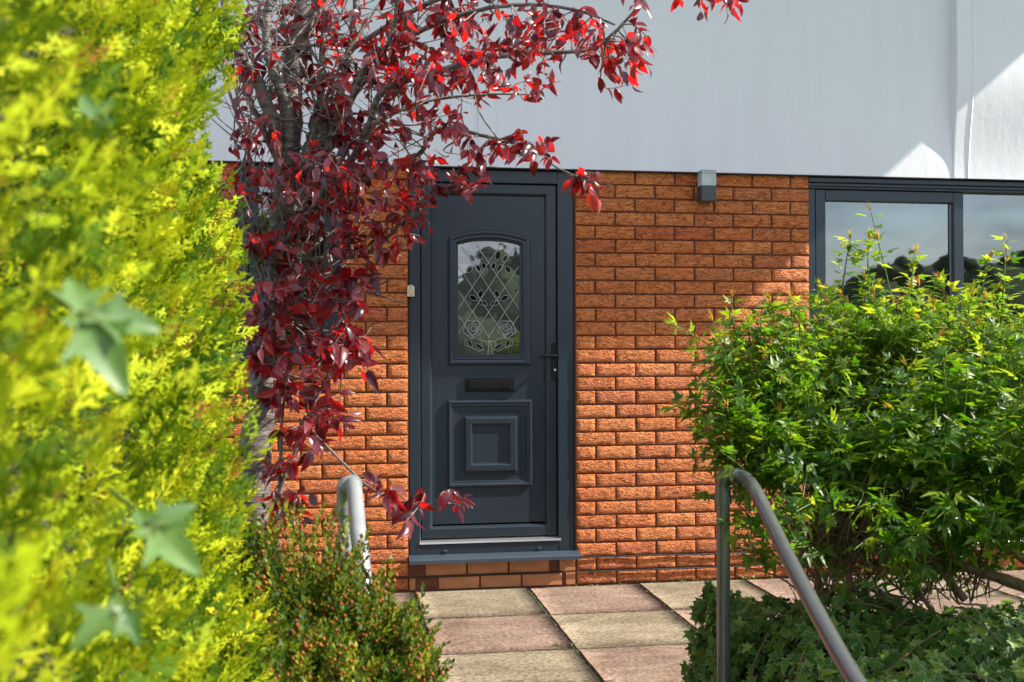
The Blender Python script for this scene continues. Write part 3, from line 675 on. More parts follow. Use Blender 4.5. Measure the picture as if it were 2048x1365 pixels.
moulding(q, rect(bx0, bx1, bz0, bz1), [(0, 0), (.001, .010), (.006, .018), (.013, .019), (.019, .012), (.024, .010), (.030, .011), (.036, .004), (.040, .004)], PY)
moulding(q, offset_poly(rect(bx0, bx1, bz0, bz1), .040), [(0, .004), (.018, .004)], PY)
q.build('panel_moulding', MAT['anthracite'], door)
q = MB(); cx0, cx1, cz0, cz1 = wx(929.7), wx(1036), wz(945.5), wz(834)
moulding(q, rect(cx0, cx1, cz0, cz1), [(-.008, .004), (0, .004), (.0, .012), (.004, .020), (.012, .022), (.036, .022), (.041, .019), (.044, .006), (.050, .005)], PY, fill=True); q.build('raised_panel', MAT['anthracite'], door)
q = MB(); q.cbox((wx(933), PY - .014, wz(784)), (wx(1031), PY - .0005, wz(756)), .005); lp = q.build('letter_plate', MAT['black'], door)
q = MB(); q.cbox((wx(940), PY - .018, wz(779.5)), (wx(1024), PY - .0145, wz(761)), .003); q.build('letter_flap', MAT['black'], door)
hx0, hx1 = wx(1105.5), wx(1116.5); q = MB(); q.cbox((hx0, SY - .012, wz(761)), (hx1, SY - .0005, wz(687)), .004)
hz = wz(713); hc = (hx0 + hx1) / 2
q.tube([(hc, SY - .01, hz), (hc, SY - .045, hz)], .010, 12); q.tube(spline([(hc + .004, SY - .05, hz), (hc - .02, SY - .052, hz + .001), (hc - .07, SY - .050, hz), (wx(1076), SY - .046, hz + .002)], 4), [.0095, .0095, .009, .0085, .008, .0075, .007, .0065, .006, .0055, .005, .005, .0045][:13], 10)
q.build('door_handle', MAT['black'], door)
q = MB(); q.tube([(hc, SY - .011, wz(741)), (hc, SY - .016, wz(741))], .0065, 12); q.build('lock_cylinder', MAT['silver'], door)

# leaded pattern: drawn with points of the enlarged glass, x in 368..748 and y in 510..1208
LY = PY + .003
def zp(x, y): 
    return np.array([gx0 + (x - 368) / 380.0 * (gx1 - gx0), LY, gz0 + (1208 - y) / 698.0 * (gza - gz0)])
ld = MB()
def came(pts, w=.0018): ld.tube([zp(*p_) for p_ in pts], w, 5, 0, False)
def top_y(x): t = (x - 558) / 190.0; return 510 + 20 * t * t
for c in (345, 500, 655, 810, 965):
    for sgn in (1, -1):
        pts = []
        for i in range(40):
            xx = 368 + 380 * i / 39.0; yy = c + 1.52 * (xx - 368); xq = xx if sgn > 0 else 1116 - xx
            if top_y(xx) <= yy <= 1120 and not ((xq - 455)**2 + (yy - 1050)**2 < 52**2 or (xq - 672)**2 + (yy - 1050)**2 < 52**2): pts.append((xq, yy))
        if len(pts) > 1: came([pts[0], pts[-1]])
gl_leaf = MB(); gl_vio = MB()
def leaf_shape(x, y, L, W, ang):
    pts = []
    for i in range(13):
        t = i / 12 * 2 - 1; s_ = (1 - t*t) ** 0.8
        pts.append((t * L, s_ * W))
    pts += [(px_, -py_) for px_, py_ in pts[-2:0:-1]]
    ca, sa = math.cos(ang), math.sin(ang); o = [(x + a*ca - b_*sa, y + a*sa + b_*ca) for a, b_ in pts]
    came(o + [o[0]], .0013); gl_leaf.add([zp(*q_) + np.array([0, .0008, 0]) for q_ in o], [tuple(range(len(o)))])
for (x, y, L, W, a) in ((500, 588, 30, 18, 1.3), (455, 606, 24, 14, 1.0), (438, 676, 26, 16, -0.9), (490, 668, 26, 15, 1.0), (530, 656, 28, 13, 1.1), (460, 855, 28, 15, 0.5), (507, 830, 27, 15, -1.2), (521, 886, 30, 15, 0.4)):
    leaf_shape(x, y, L, W, a); leaf_shape(1118 - x, y, L, W, math.pi - a)
for cx_ in (455, 672):
    sg = 1 if cx_ < 558 else -1
    for (r_, ox, oy) in ((54, 0, 0), (33, 4, 2), (16, 6, -2)):
        came([(cx_ + sg*ox + r_*(1 + .10*math.sin(5*t))*math.cos(t), 1050 + oy + r_*(1 + .10*math.sin(5*t))*math.sin(t)) for t in np.linspace(0, 2*math.pi, 25)], .0018)
    for a in np.linspace(0.3, 6.0, 5): came([(cx_ + 33*math.cos(a), 1050 + 33*math.sin(a)), (cx_ + 45*math.cos(a+.35), 1050 + 45*math.sin(a+.35)), (cx_ + 54*math.cos(a+.5), 1050 + 54*math.sin(a+.5))], .0015)
    gl_vio = MB(); gl_vio.add([zp(cx_ + 52*math.cos(t), 1050 + 52*math.sin(t)) + np.array([0, .0014, 0]) for t in np.linspace(0, 2*math.pi, 20, endpoint=False)], [tuple(range(20))]); gl_vio.build('rose_glass', MAT['violet_glass'], door)
    for (bx, by, L, a) in ((440, 1140, 30, 1.2), (500, 1160, 32, .6)):
        xx = bx if sg > 0 else 1118 - bx; aa = a if sg > 0 else math.pi - a
        leaf_shape(xx, by, L, 11, aa)
    came([(558, 1130), (558 - sg*40, 1125), (558 - sg*75, 1105)], .0018); came([(558 - sg*25, 1118), (558 - sg*48, 1140), (558 - sg*30, 1178), (558 - sg*60, 1190), (558 - sg*105, 1165), (558 - sg*150, 1150), (558 - sg*146, 1110)], .0017)
came([(556, 1118), (560, 1150), (552, 1206)], .002); came([(566, 1118), (576, 1160), (580, 1206)], .002)
ld.build('leading', MAT['lead'], door); gl_leaf.build('leaf_glass', MAT['green_glass'], door)

# ---------------------------------------------------------------- windows
def ringbox(mb, x0, x1, z0, z1, w, y0, y1, c=.004):
    mb.cbox((x0, y0, z0), (x0 + w, y1, z1), c); mb.cbox((x1 - w, y0, z0), (x1, y1, z1), c)
    mb.cbox((x0 + w - .003, y0 + .0015, z1 - w), (x1 - w + .003, y1, z1), c); mb.cbox((x0 + w - .003, y0 + .0015, z0), (x1 - w + .003, y1, z0 + w), c)
wf = MB(); zt = wz(377, 1640); m0, m1 = wx(1933, 600), wx(1937, 600)
zh = TOPZ - .008
for (za, zb_, yy) in ((zh - .028, zh, .000), (zh - .050, zh - .0285, .014), (zt, zh - .0505, .004)): wf.cbox((WR0 + .002, yy, za), (WR1, .09, zb_), .004)
wf.cbox((WR0 + .002, .012, WRZ + .06), (WR0 + .045, .09, zt - .0005), .004)
wf.cbox((WR0 + .002, .012, WRZ + .0), (WR1, .09, WRZ + .0595), .004)
win = wf.build('window', MAT['anthracite'], house)
q = MB(); ringbox(q, wx(1634.6, 600), m0, WRZ + .0605, zt - .001, .064, .022, .088, .005); q.build('casement', MAT['anthracite'], win)
c0, c1 = wx(1634.6, 600) + .058, m0 - .058
q = MB(); q.box((c0 + .004, .050, WRZ + .12), (c0 + .010, .06, zt - .06)); q.box((c1 - .010, .050, WRZ + .12), (c1 - .004, .06, zt - .06)); q.build('glazing_bead', MAT['silver'], win)
q = MB(); q.add([(c0, .055, WRZ + .1), (c1, .055, WRZ + .1), (c1, .055, zt - .055), (c0, .055, zt - .055)], [(0, 1, 2, 3)]); q.build('pane', MAT['glass'], win)
q = MB(); q.cbox((m1 + 1.2, .014, WRZ + .0605), (m1 + 1.27, .088, zt - .0006), .004); q.build('mullion', MAT['anthracite'], win)
q = MB(); q.add([(m0, .060, WRZ + .055), (m1 + 1.21, .060, WRZ + .055), (m1 + 1.21, .060, zt - .0), (m0, .060, zt)], [(0, 1, 2, 3)]); q.build('pane', MAT['glass'], win)
q = MB(); q.add([(m1 + 1.26, .060, WRZ + .055), (WR1, .060, WRZ + .055), (WR1, .060, zt), (m1 + 1.26, .060, zt)], [(0, 1, 2, 3)]); q.build('pane', MAT['glass'], win)
q = MB(); q.cbox((WR0 + .002, -.07, WRZ - .008), (WR1, .05, WRZ + .018), .006); q.build('window_sill', MAT['silver'], win)
wf = MB(); ringbox(wf, WL0 + .002, WL1 - .002, WLZ + .012, zh, .055, .012, .09); win2 = wf.build('window', MAT['anthracite'], house)
q = MB(); ringbox(q, WL0 + .059, WL1 - .059, WLZ + .069, zh - .057, .05, .024, .088); q.build('casement', MAT['anthracite'], win2)
q = MB(); q.add([(WL0 + .10, .055, WLZ + .11), (WL1 - .10, .055, WLZ + .11), (WL1 - .10, .055, zh - .1), (WL0 + .10, .055, zh - .1)], [(0, 1, 2, 3)]); q.build('pane', MAT['glass'], win2)
q = MB(); q.cbox((WL0 - .02, -.05, WLZ - .014), (WL1 + .02, .05, WLZ + .011), .006); q.build('window_sill', MAT['anthracite_sill'], win2)

# ---------------------------------------------------------------- wall light, cables, latch plate
lx0_, lx1_ = wx(1393, 375), wx(1393, 375) + .084; lz0_, lzm, lz1_ = wz(406, 1400), wz(376, 1400), wz(345, 1400); yo = -.088
lt = empty('wall_light', ((lx0_ + lx1_)/2, 0, lz0_)); tag(lt, 'square grey wall light with clear upper half, fixed to the brick', 'wall light')
q = MB(); q.cbox((lx0_, yo, lz0_), (lx1_, -.010, lzm), .002); q.build('lamp_body', MAT['lampgrey'], lt)
q = MB(); q.cbox((lx0_ + .008, -.010, lz0_ + .01), (lx1_ - .008, .010, lz1_ - .01), .002); q.build('wall_bracket', MAT['lampgrey'], lt)
q = MB(); q.box((lx0_ + .001, yo + .001, lzm + .001), (lx1_ - .001, -.011, lz1_)); q.build('lamp_glass', MAT['lamp_glass'], lt)
q = MB(); q.box((lx0_ + .002, -.020, lzm + .002), (lx1_ - .002, -.0115, lz1_ - .002)); q.build('back_plate', MAT['bulb'], lt)
q = MB(); xm = (lx0_ + lx1_)/2; q.tube([(xm, -.05, lzm), (xm, -.05, lzm + .012), (xm, -.05, lzm + .024), (xm, -.05, lzm + .034), (xm, -.05, lzm + .040)], [.008, .010, .014, .011, .003], 12); q.build('bulb', MAT['bulb'], lt)
def cable(z, x0, x1, label, amp):
    pts = []; n = 46
    for i in range(n):
        x = x0 + (x1 - x0) * i / (n - 1); pts.append((x, -.0085 - .002 * math.sin(i * 1.7), z + amp * math.sin(i * .55) + .5 * amp * math.sin(i * 1.3 + 1)))
    q = MB(); q.tube(pts, .0042, 7); tag(q.build('cable', MAT['rubber']), label, 'cable', 'cables along the foot of the wall')
cable(.146, -.06, 4.4, 'thin black cable clipped level with the underside of the door sill', .002)
cable(.072, -2.6, 4.4, 'thin black cable running along the brickwork just above the paving', .003)
q = MB(); ax, az = at_y(822, 582)[0], at_y(822, 582)[2]
lp = empty('latch_plate', (ax, 0, az)); tag(lp, 'small cream metal plate screwed beside the door frame', 'plate')
pl = [(ax - .020, az - .030), (ax + .018, az - .030), (ax + .018, az + .016)] + [(ax - .001 + .019*math.cos(t), az + .016 + .016*math.sin(t)) for t in np.linspace(.2, math.pi, 7)]
vs = [(a, -.006, b_) for a, b_ in pl] + [(a, .014, b_) for a, b_ in pl]; n = len(pl)
q.add(vs, [tuple(range(n))] + [(i, (i+1) % n, n + (i+1) % n, n + i) for i in range(n)]); q.build('plate', MAT['cream'], lp)
q = MB(); moulding(q, rect(ax - .010, ax + .008, az - .012, az + .008), [(0, 0), (.001, .003), (.003, .003), (.004, 0)], -.006); q.build('keeper', MAT['cream'], lp)
for dz in (.022, -.022):
    q = MB(); q.tube([(ax - .001, -.0055, az + dz), (ax - .001, -.0075, az + dz)], .0028, 8); q.build('screw', MAT['black'], lp)
q = MB(); q.tube(spline([(ax - .014, -.008, az - .030), (ax - .012, -.012, az - .038), (ax - .002, -.012, az - .037)], 4), .0016, 6); q.build('hook', MAT['black'], lp)

# ================================================================== HANDRAILS
def handrail(label, post, rail, rad, mat='steel'):
    base = np.array(post[0]); o = empty('handrail', tuple(base)); tag(o, label, 'handrail', 'galvanised tube handrails beside the steps')
    q = MB(); q.tube([base, post[1]], rad, 20); q.build('post', MAT[mat], o)
    q = MB(); q.tube(rail, rad, 20); q.build('rail', MAT[mat], o)
    top, a = np.array(post[1]), np.array(rail[0]); up = np.array([0, 0, 1.0]); d1 = norm(np.array(rail[1]) - a)
    el = spline([top - up*.045, top - up*.01, top + up*.018 + d1*.012, a + d1*.0, a + d1*.03], 5)
    q = MB(); q.tube(el, rad*1.16, 20); q.tube([top - up*.062, top - up*.040], rad*1.32, 20); q.tube([a + d1*.022, a + d1*.040], rad*1.32, 20); q.build('elbow', MAT[mat], o)
    e = np.array(rail[-1]); q = MB(); q.tube([np.array([e[0], e[1], GZ]), e + np.array([0, 0, .0])], rad, 16); q.build('post', MAT[mat], o)
    return o
pb = at_d(1449, 1000, 3.25); pb[2] = -.05; pt = at_d(1446, 965, 3.25); pb[0] = pt[0]; pb[1] = pt[1]
rl = spline([at_d(1462, 952, 3.245), at_d(1490, 957, 3.18), at_d(1512, 985, 3.06), at_d(1535, 1032, 2.95), at_d(1600, 1162, 2.65), at_d(1700, 1345, 2.25), at_d(1790, 1480, 1.98), at_d(1850, 1600, 1.8)], 6)
handrail('dark grey tube handrail sloping down past the ivy, with bent top', (pb, pt), rl, .0200)
pb = at_d(692, 1000, 3.12); pt = at_d(691, 985, 3.12); pb[2] = -.05; pb[0] = pt[0]; pb[1] = pt[1]
rl = spline([at_d(702, 970, 3.10), at_d(707, 972, 3.03), at_d(711, 1000, 2.97), at_d(716, 1060, 2.86), at_d(724, 1130, 2.78), at_d(735, 1260, 2.68), at_d(745, 1400, 2.58)], 6)
handrail('tube handrail coloured sunlit grey, rising out of the low heath bush', (pb, pt), rl, .0220, 'sunlit_steel')

# ================================================================== VEGETATION
def lat_fwd(P):
    q = np.asarray(P) - np.array([CAM[0], CAM[1], 0]); return q @ _R, q @ _F
def rand_unit(n): return norm(rng.normal(size=(n, 3)))

# ---------------------------------------------------------------- purple leaved plum tree
def plum_leaf(curl, fold, wid):
    v, f = [], []; st = [0, .10, .25, .45, .66, .86, 1.0]; wd = [0.012, .115, .20, .235, .195, .085, 0.0]
    for t, w in zip(st, wd):
        z = -curl * t * t; v += [(-w*wid, t, z + fold*w), (0, t, z), (w*wid, t, z + fold*w)]
    for i in range(6): f += [(3*i, 3*i+1, 3*i+4, 3*i+3), (3*i+1, 3*i+2, 3*i+5, 3*i+4)]
    return template(v, f)
plum_t = [plum_leaf(.20, .28, 1.0), plum_leaf(.42, .45, 1.05), plum_leaf(-.15, .2, 1.15), plum_leaf(.65, .55, .9)]
ZT = 3.95
tree = empty('plum_tree', tuple(at_d(500, 1000, ZT) * np.array([1, 1, 0]) + np.array([0, 0, .02])))
tag(tree, 'purple leaved plum tree with bare grey limbs in front of the wall', 'tree')
px_m = lambda w, Z=ZT: w / FPX * Z
limbs = []   # (points3d, radii)
def limb(name, pts, w0, w1, mat='plum_bark', n=7, parent=None):
    P3 = spline([at_d(x, y, z) for x, y, z in pts], n); k = len(P3)
    rad = [px_m(w0 + (w1 - w0) * (i/(k-1))) / 2 * (1 + .06*math.sin(i*1.9)) for i in range(k)]
    P3 = [p + rng.normal(size=3) * r_ * .10 for p, r_ in zip(P3, rad)]
    q = MB(); q.tube(P3, rad, 12 if w0 > 20 else 7); q.build(name, MAT[mat], tree)
    limbs.append((np.array(P3), rad)); return P3
b0 = [(470, 1330, 3.97)]
limb('trunk', [(492, 1420, 3.98), (500, 1150, 3.97), (512, 900, 3.96), (528, 780, 3.95), (545, 640, 3.94), (556, 500, 3.95), (585, 400, 3.97), (632, 300, 3.98), (648, 222, 3.99)], 68, 48)
limb('branch', [(552, 540, 3.95), (566, 420, 3.98), (574, 300, 4.0), (586, 180, 4.02), (602, 70, 4.05), (640, -90, 4.1)], 50, 42)
limb('branch', [(566, 400, 3.97), (556, 290, 3.93), (530, 200, 3.9), (490, 124, 3.87), (430, 62, 3.85), (370, 10, 3.8)], 28, 22)
limb('branch', [(578, 330, 3.95), (576, 217, 3.9), (547, 147, 3.87), (532, 82, 3.87), (541, -30, 3.85)], 22, 15)
limb('branch', [(640, 270, 3.98), (642, 150, 4.0), (649, 40, 4.02), (652, -60, 4.05)], 15, 10)
limb('branch', [(640, 300, 3.97), (682, 180, 4.03), (708, 50, 4.08), (716, -60, 4.1)], 20, 13)
limb('branch', [(620, 360, 3.94), (648, 317, 3.9), (681, 258, 3.85), (722, 152, 3.8), (746, 117, 3.78), (781, 79, 3.76), (800, -40, 3.72)], 17, 7)
limb('branch', [(640, 400, 3.92), (693, 337, 3.86), (737, 255, 3.8), (766, 182, 3.74), (840, 154, 3.68), (940, 124, 3.62), (1039, 108, 3.57), (1112, 105, 3.53), (1190, 95, 3.5), (1262, 30, 3.47), (1292, -15, 3.45)], 17, 4)
limb('branch', [(612, 430, 3.92), (699, 375, 3.84), (781, 337, 3.76), (840, 308, 3.7), (863, 267, 3.67), (907, 258, 3.63), (965, 272, 3.6), (1020, 285, 3.57), (1075, 300, 3.54), (1108, 332, 3.52), (1150, 352, 3.5)], 13, 2.5)
limb('branch', [(532, 660, 3.92), (535, 590, 3.88), (547, 535, 3.86), (575, 480, 3.84), (623, 418, 3.82), (655, 372, 3.8), (693, 300, 3.78)], 17, 9)
limb('branch', [(560, 560, 3.93), (600, 525, 3.85), (657, 517, 3.78), (730, 510, 3.72), (783, 468, 3.68), (840, 403, 3.64), (895, 385, 3.6)], 12, 4)
limb('branch', [(540, 620, 3.93), (600, 606, 3.82), (690, 600, 3.74), (780, 560, 3.7)], 9, 3)
limb('branch', [(560, 480, 3.92), (620, 540, 3.84), (691, 574, 3.78), (760, 592, 3.74), (812, 608, 3.7)], 8, 2.5)
limb('branch', [(484, 330, 3.8), (489, 450, 3.82), (522, 548, 3.86), (533, 600, 3.9)], 6, 10)
limb('branch', [(488, 500, 3.8), (497, 639, 3.84), (508, 700, 3.86), (522, 765, 3.9)], 6, 10)
limb('branch', [(552, 560, 3.86), (535, 700, 3.83), (515, 780, 3.83), (520, 800, 3.86)], 8, 9)
limb('sucker', [(592, 640, 3.85), (566, 818, 3.8), (562, 900, 3.8), (556, 1040, 3.8), (545, 1330, 3.85)], 4, 9)
limb('sucker', [(690, 680, 3.72), (623, 818, 3.76), (592, 900, 3.78), (556, 1010, 3.8), (540, 1330, 3.85)], 4, 9)
limb('branch', [(598, 840, 3.77), (640, 880, 3.7), (690, 930, 3.62), (735, 972, 3.55), (790, 1002, 3.5), (850, 1010, 3.45), (880, 1000, 3.42)], 6, 2.5)
limb('branch', [(640, 310, 3.97), (700, 200, 3.95), (800, 90, 3.9), (920, 30, 3.84), (1040, 10, 3.8), (1150, 20, 3.75), (1230, 50, 3.7)], 14, 4)
limb('branch', [(700, 100, 4.0), (850, 10, 3.92), (1000, -40, 3.85), (1200, -60, 3.75), (1380, -45, 3.68), (1450, -20, 3.65)], 12, 3)
limb('branch', [(490, 120, 3.87), (462, 60, 3.9), (445, -30, 3.92)], 24, 20)
limb('branch', [(640, 360, 3.95), (720, 270, 4.05), (830, 210, 4.1), (960, 190, 4.12), (1070, 190, 4.12)], 12, 3)
for pp, w0, w1 in (([(560, 330, 3.95), (505, 210, 3.98), (474, 95, 4.0), (458, -30, 4.02)], 13, 9), ([(600, 300, 4.0), (566, 165, 4.04), (590, 45, 4.08), (602, -40, 4.1)], 10, 7), ([(508, 340, 3.9), (474, 235, 3.86), (446, 140, 3.84), (424, 60, 3.82)], 7, 4),
                   ([(522, 262, 3.9), (560, 125, 3.94), (640, 20, 4.0), (690, -40, 4.02)], 8, 5), ([(640, 245, 3.98), (604, 130, 4.0), (525, 42, 4.04), (480, -20, 4.05)], 7, 4), ([(624, 265, 3.95), (684, 125, 3.97), (764, 0, 4.0)], 8, 5), ([(478, 140, 3.88), (542, 102, 3.92), (625, 92, 3.96), (700, 110, 4.0)], 5, 3),
                   ([(690, 192, 3.98), (624, 102, 4.02), (604, 0, 4.05)], 6, 4), ([(500, 520, 3.84), (484, 400, 3.84), (492, 280, 3.86), (470, 180, 3.86)], 6, 3), ([(600, 470, 3.85), (660, 400, 3.82), (690, 330, 3.8), (760, 250, 3.78)], 7, 3), ([(540, 620, 3.86), (610, 650, 3.8), (690, 700, 3.74)], 5, 2), ([(560, 560, 3.86), (510, 480, 3.84), (486, 420, 3.82)], 6, 3)):
    limb('branch', pp, w0, w1, 'plum_twig')
# leafy twigs: (x, y, rx, ry, count, zbias)
clusters = [(1010, 45, 130, 45, 15, 0), (1130, 40, 80, 40, 11, 0), (1185, 75, 50, 40, 7, 0), (1240, 110, 55, 45, 7, -.05), (1260, 130, 40, 30, 4, -.05), (1000, 105, 90, 40, 9, 0),
            (860, 60, 90, 60, 15, 0), (900, 130, 80, 50, 12, -.1), (870, 205, 60, 60, 14, -.12), (960, 150, 60, 40, 8, 0), (1040, 160, 60, 30, 6, 0), (1080, 140, 50, 50, 6, 0), (780, 150, 80, 70, 16, 0),
            (980, 285, 70, 28, 9, -.05), (1040, 292, 45, 22, 6, 0), (935, 330, 50, 30, 6, -.12), (905, 380, 50, 22, 4, -.1), (820, 320, 70, 50, 12, -.1), (760, 290, 70, 60, 12, 0),
            (700, 80, 100, 70, 16, .1), (640, 150, 80, 80, 12, .1), (560, 60, 90, 60, 9, .1), (470, 60, 40, 50, 3, .1), (450, 110, 30, 30, 2, .1),
            (560, 330, 80, 45, 18, -.25), (650, 370, 80, 45, 18, -.25), (740, 370, 60, 50, 12, -.15), (520, 400, 45, 40, 7, -.2), (680, 440, 80, 40, 13, -.15), (770, 430, 60, 40, 10, -.1), (800, 480, 50, 40, 6, -.05), (720, 490, 60, 35, 8, -.1), (860, 440, 25, 25, 3, -.05),
            (640, 480, 60, 50, 7, -.1), (580, 500, 50, 40, 6, -.2), (720, 590, 60, 45, 8, -.05), (690, 650, 70, 50, 13, -.1), (720, 710, 45, 40, 8, -.1), (640, 640, 60, 60, 8, 0), (545, 690, 45, 45, 8, -.25), (500, 690, 30, 50, 4, -.25), (600, 720, 60, 40, 8, -.1),
            (640, 790, 60, 40, 10, -.05), (690, 845, 40, 28, 6, -.05), (600, 840, 50, 45, 8, -.1), (560, 790, 40, 40, 5, -.2), (570, 930, 40, 40, 4, -.1), (600, 1010, 50, 25, 5, -.1), (555, 1020, 35, 25, 4, -.15), (660, 1020, 30, 15, 2, -.05),
            (800, 1000, 40, 22, 4, 0), (820, 1035, 20, 20, 2, 0), (905, 1005, 30, 16, 3, 0), (740, 975, 30, 15, 2, 0), (540, 480, 55, 50, 8, -.25), (520, 600, 40, 60, 8, -.25), (590, 590, 50, 50, 7, -.15), (560, 750, 45, 40, 6, -.2), (640, 720, 60, 40, 7, -.1), (1285, 100, 22, 25, 3, -.05), (1250, 155, 22, 25, 3, -.05), (1170, 360, 38, 18, 5, 0), (1195, 385, 14, 14, 2, 0), (1290, 5, 16, 8, 1, 0), (1370, 5, 30, 14, 2, 0), (1400, 12, 22, 14, 2, 0), (1465, 20, 28, 18, 4, 0), (1250, -10, 24, 12, 2, 0),
            (500, 60, 60, 50, 6, .1), (480, 170, 40, 50, 5, .05), (500, 300, 40, 40, 6, 0), (520, 130, 60, 60, 8, .1), (600, 220, 60, 60, 9, .05), (520, 250, 50, 50, 7, 0), (660, 30, 90, 50, 12, .1), (740, 60, 80, 60, 12, .05), (700, 180, 90, 70, 14, 0), (800, 200, 70, 60, 10, 0), (900, 30, 90, 40, 10, 0), (830, 100, 90, 60, 10, .1), (940, 60, 70, 60, 8, .05), (740, 230, 80, 50, 10, .05), (1090, 90, 60, 40, 6, 0), (820, 390, 40, 40, 6, -.05), (620, -30, 100, 50, 10, .1), (760, -30, 100, 50, 12, 0), (950, -40, 120, 40, 14, 0), (1150, -50, 120, 40, 12, 0)]
LP = np.vstack([l[0] for l in limbs]); LPn = np.concatenate([np.arange(len(l[0])) / len(l[0]) for l in limbs])
LX, LYp, LZ = project(LP)
tw = MB(); Lpos, Lax, Lnr, Lsc = [], [], [], []
for (cx_, cy_, rx_, ry_, cnt, zb_) in clusters:
    for q in range(max(1, int(cnt*1.0 + random.random()*.5))):
        a = random.random() * 6.283; rr = math.sqrt(random.random()); ex, ey = cx_ + rx_*rr*math.cos(a), cy_ + ry_*rr*math.sin(a)
        d2 = (LX - ex)**2 + ((LYp - ey)*1.1)**2 + 6000 * (LPn < .25) + rng.random(len(LX)) * 9000 + (np.abs(LX - ex) + np.abs(LYp - ey) < 25) * 3000
        i = int(np.argmin(d2)); A = LP[i]; Zt = LZ[i] + zb_ + random.uniform(-.28, .28)
        B = at_d(ex, ey, Zt); L = np.linalg.norm(B - A)
        if L > .42: A = B + (A - B) * (.42 / L); L = .42
        mid = (A + B) / 2 + rng.normal(size=3) * L * .13 + np.array([0, 0, .06 * L])
        pts = spline([A, mid, B], 4); tw.tube(pts, [.0030 - .0020*k/(len(pts)-1) for k in range(len(pts))], 4, 0, False)
        nl = 7 if L > .2 else 6
        tdir = norm(B - A)
        for k in range(nl):
            t = .38 + .62 * (k + random.random()*.5) / nl; t = min(t, 1.0)
            p = np.array(pts[min(int(t*(len(pts)-1)), len(pts)-1)])
            side = norm(np.cross(tdir, rand_unit(1)[0])); ax = tdir*.55 + side*.8 + np.array([0, 0, -.42])
            if k == nl - 1: ax = tdir + np.array([0, 0, -.35]); p = B
            Lpos.append(p); Lax.append(ax); Lnr.append(np.array([0, -.25, .70]) + rng.normal(size=3)*.65); Lsc.append(random.uniform(.034, .066) * (1.15 if ey > 530 else .92))
for k in range(520):
    i = int(rng.integers(0, len(LP))); d = norm(rng.normal(size=3)*.8 + np.array([.25, -.1, .5])); L = random.uniform(.10, .42)
    if not (430 < LX[i] < 1000 and LYp[i] < 760): continue
    if project(LP[i] + d*L)[0] > (760 if LYp[i] > 280 else 960): continue
    pts = spline([LP[i], LP[i] + d*L*.5 + rng.normal(size=3)*.03, LP[i] + d*L + np.array([0, 0, .03])], 4); tw.tube(pts, list(np.linspace(random.uniform(.0022, .0045), .0012, len(pts))), 5, 0, False)
o = tw.build('twigs', MAT['plum_twig'], tree); o['kind'] = 'stuff'
T = frames(np.array(Lpos), np.array(Lax), np.array(Lnr), np.array(Lsc)); print('plum leaves', len(T))
foliage(tree, 'crown', 'leaf', plum_t, T, rng.integers(0, 4, len(T)), np.array(Lsc), [MAT['plum_leaf']], 290, 14)

# ---------------------------------------------------------------- golden conifer hedge
def spray(seed, nb=9):
    r_ = random.Random(seed); v, f = [], []
    def kite(p, d, l, w):
        d = d / np.linalg.norm(d); s_ = np.array([-d[1], d[0], 0]) * w; o = len(v); lift = np.array([0, 0, r_.uniform(-.02, .03)])
        v.extend([p, p + d*l*.45 + s_ + lift*.5, p + d*l + lift, p + d*l*.45 - s_ + lift*.5]); f.append((o, o+1, o+2, o+3))
    ax = [np.array([.05*math.sin(i*1.2 + seed), i/5.0, -.10*(i/5.0)**2]) for i in range(6)]
    for i in range(5): kite(ax[i], ax[i+1]-ax[i], .30, .036)
    for i in range(nb):
        t = .10 + .82*i/nb; u = t*5; p = ax[int(u)] + (ax[min(int(u)+1, 5)] - ax[int(u)]) * (u - int(u)); sd = 1 if i % 2 else -1
        an = r_.uniform(.55, .85) * sd; d = np.array([math.sin(an), math.cos(an), r_.uniform(-.2, .25)]); l = .48 * (1 - t*.75) * r_.uniform(.8, 1.2)
        kite(p, d, l, .040)
        for k in range(2):
            an2 = an + (.75 if k % 2 else -.75) * r_.uniform(.7, 1.1); d2 = np.array([math.sin(an2), math.cos(an2), r_.uniform(-.3, .35)])
            kite(p + d*l*(.32 + .26*k), d2, l*.50*(1.1 - .2*k), .042)
    return template(v, f)
spr = [spray(s_, 7 + s_ % 2) for s_ in range(6)]
hedge = empty('conifer_hedge', tuple(cf(-.75, 1.5, .04))); tag(hedge, 'tall golden yellow conifer hedge filling the garden edge beside the plum tree', 'hedge')
# footprint of the clipped face: (lateral, forward)
FACE = [(-.10, -.35), (-.18, .15), (-.245, .45), (-.335, .78), (-.43, 1.15), (-.515, 1.6), (-.585, 2.05), (-.64, 2.45), (-.72, 2.68), (-.86, 2.80), (-1.15, 2.86)]
fp = np.array(FACE); seg = np.linalg.norm(np.diff(fp, axis=0), axis=1); cum = np.concatenate([[0], np.cumsum(seg)])
def face_pt(s_):
    return np.array([np.interp(s_, cum, fp[:, 0]), np.interp(s_, cum, fp[:, 1])])
def face_n(s_):
    d = face_pt(min(s_ + .06, cum[-1])) - face_pt(max(s_ - .06, 0)); d /= np.linalg.norm(d); return np.array([d[1], -d[0]])
def batter(z): return float(np.interp(z, [0, .5, 1.0, 1.5, 2.0, 2.4], [.125, .085, .0, -.045, -.085, -.12]))        # leans back with height
def lump(s_, z): return .040*math.sin(s_*7.3 + z*3.1) + .035*math.sin(z*8.7 - s_*4.0 + 1.3) + .040*math.sin(s_*31 + z*9)*math.sin(z*37 - s_*5) + .022*math.sin(s_*63 + z*41)*math.sin(z*77 - s_*23)
Hp, Ha, Hn, Hs = [], [], [], []
NS = 23000
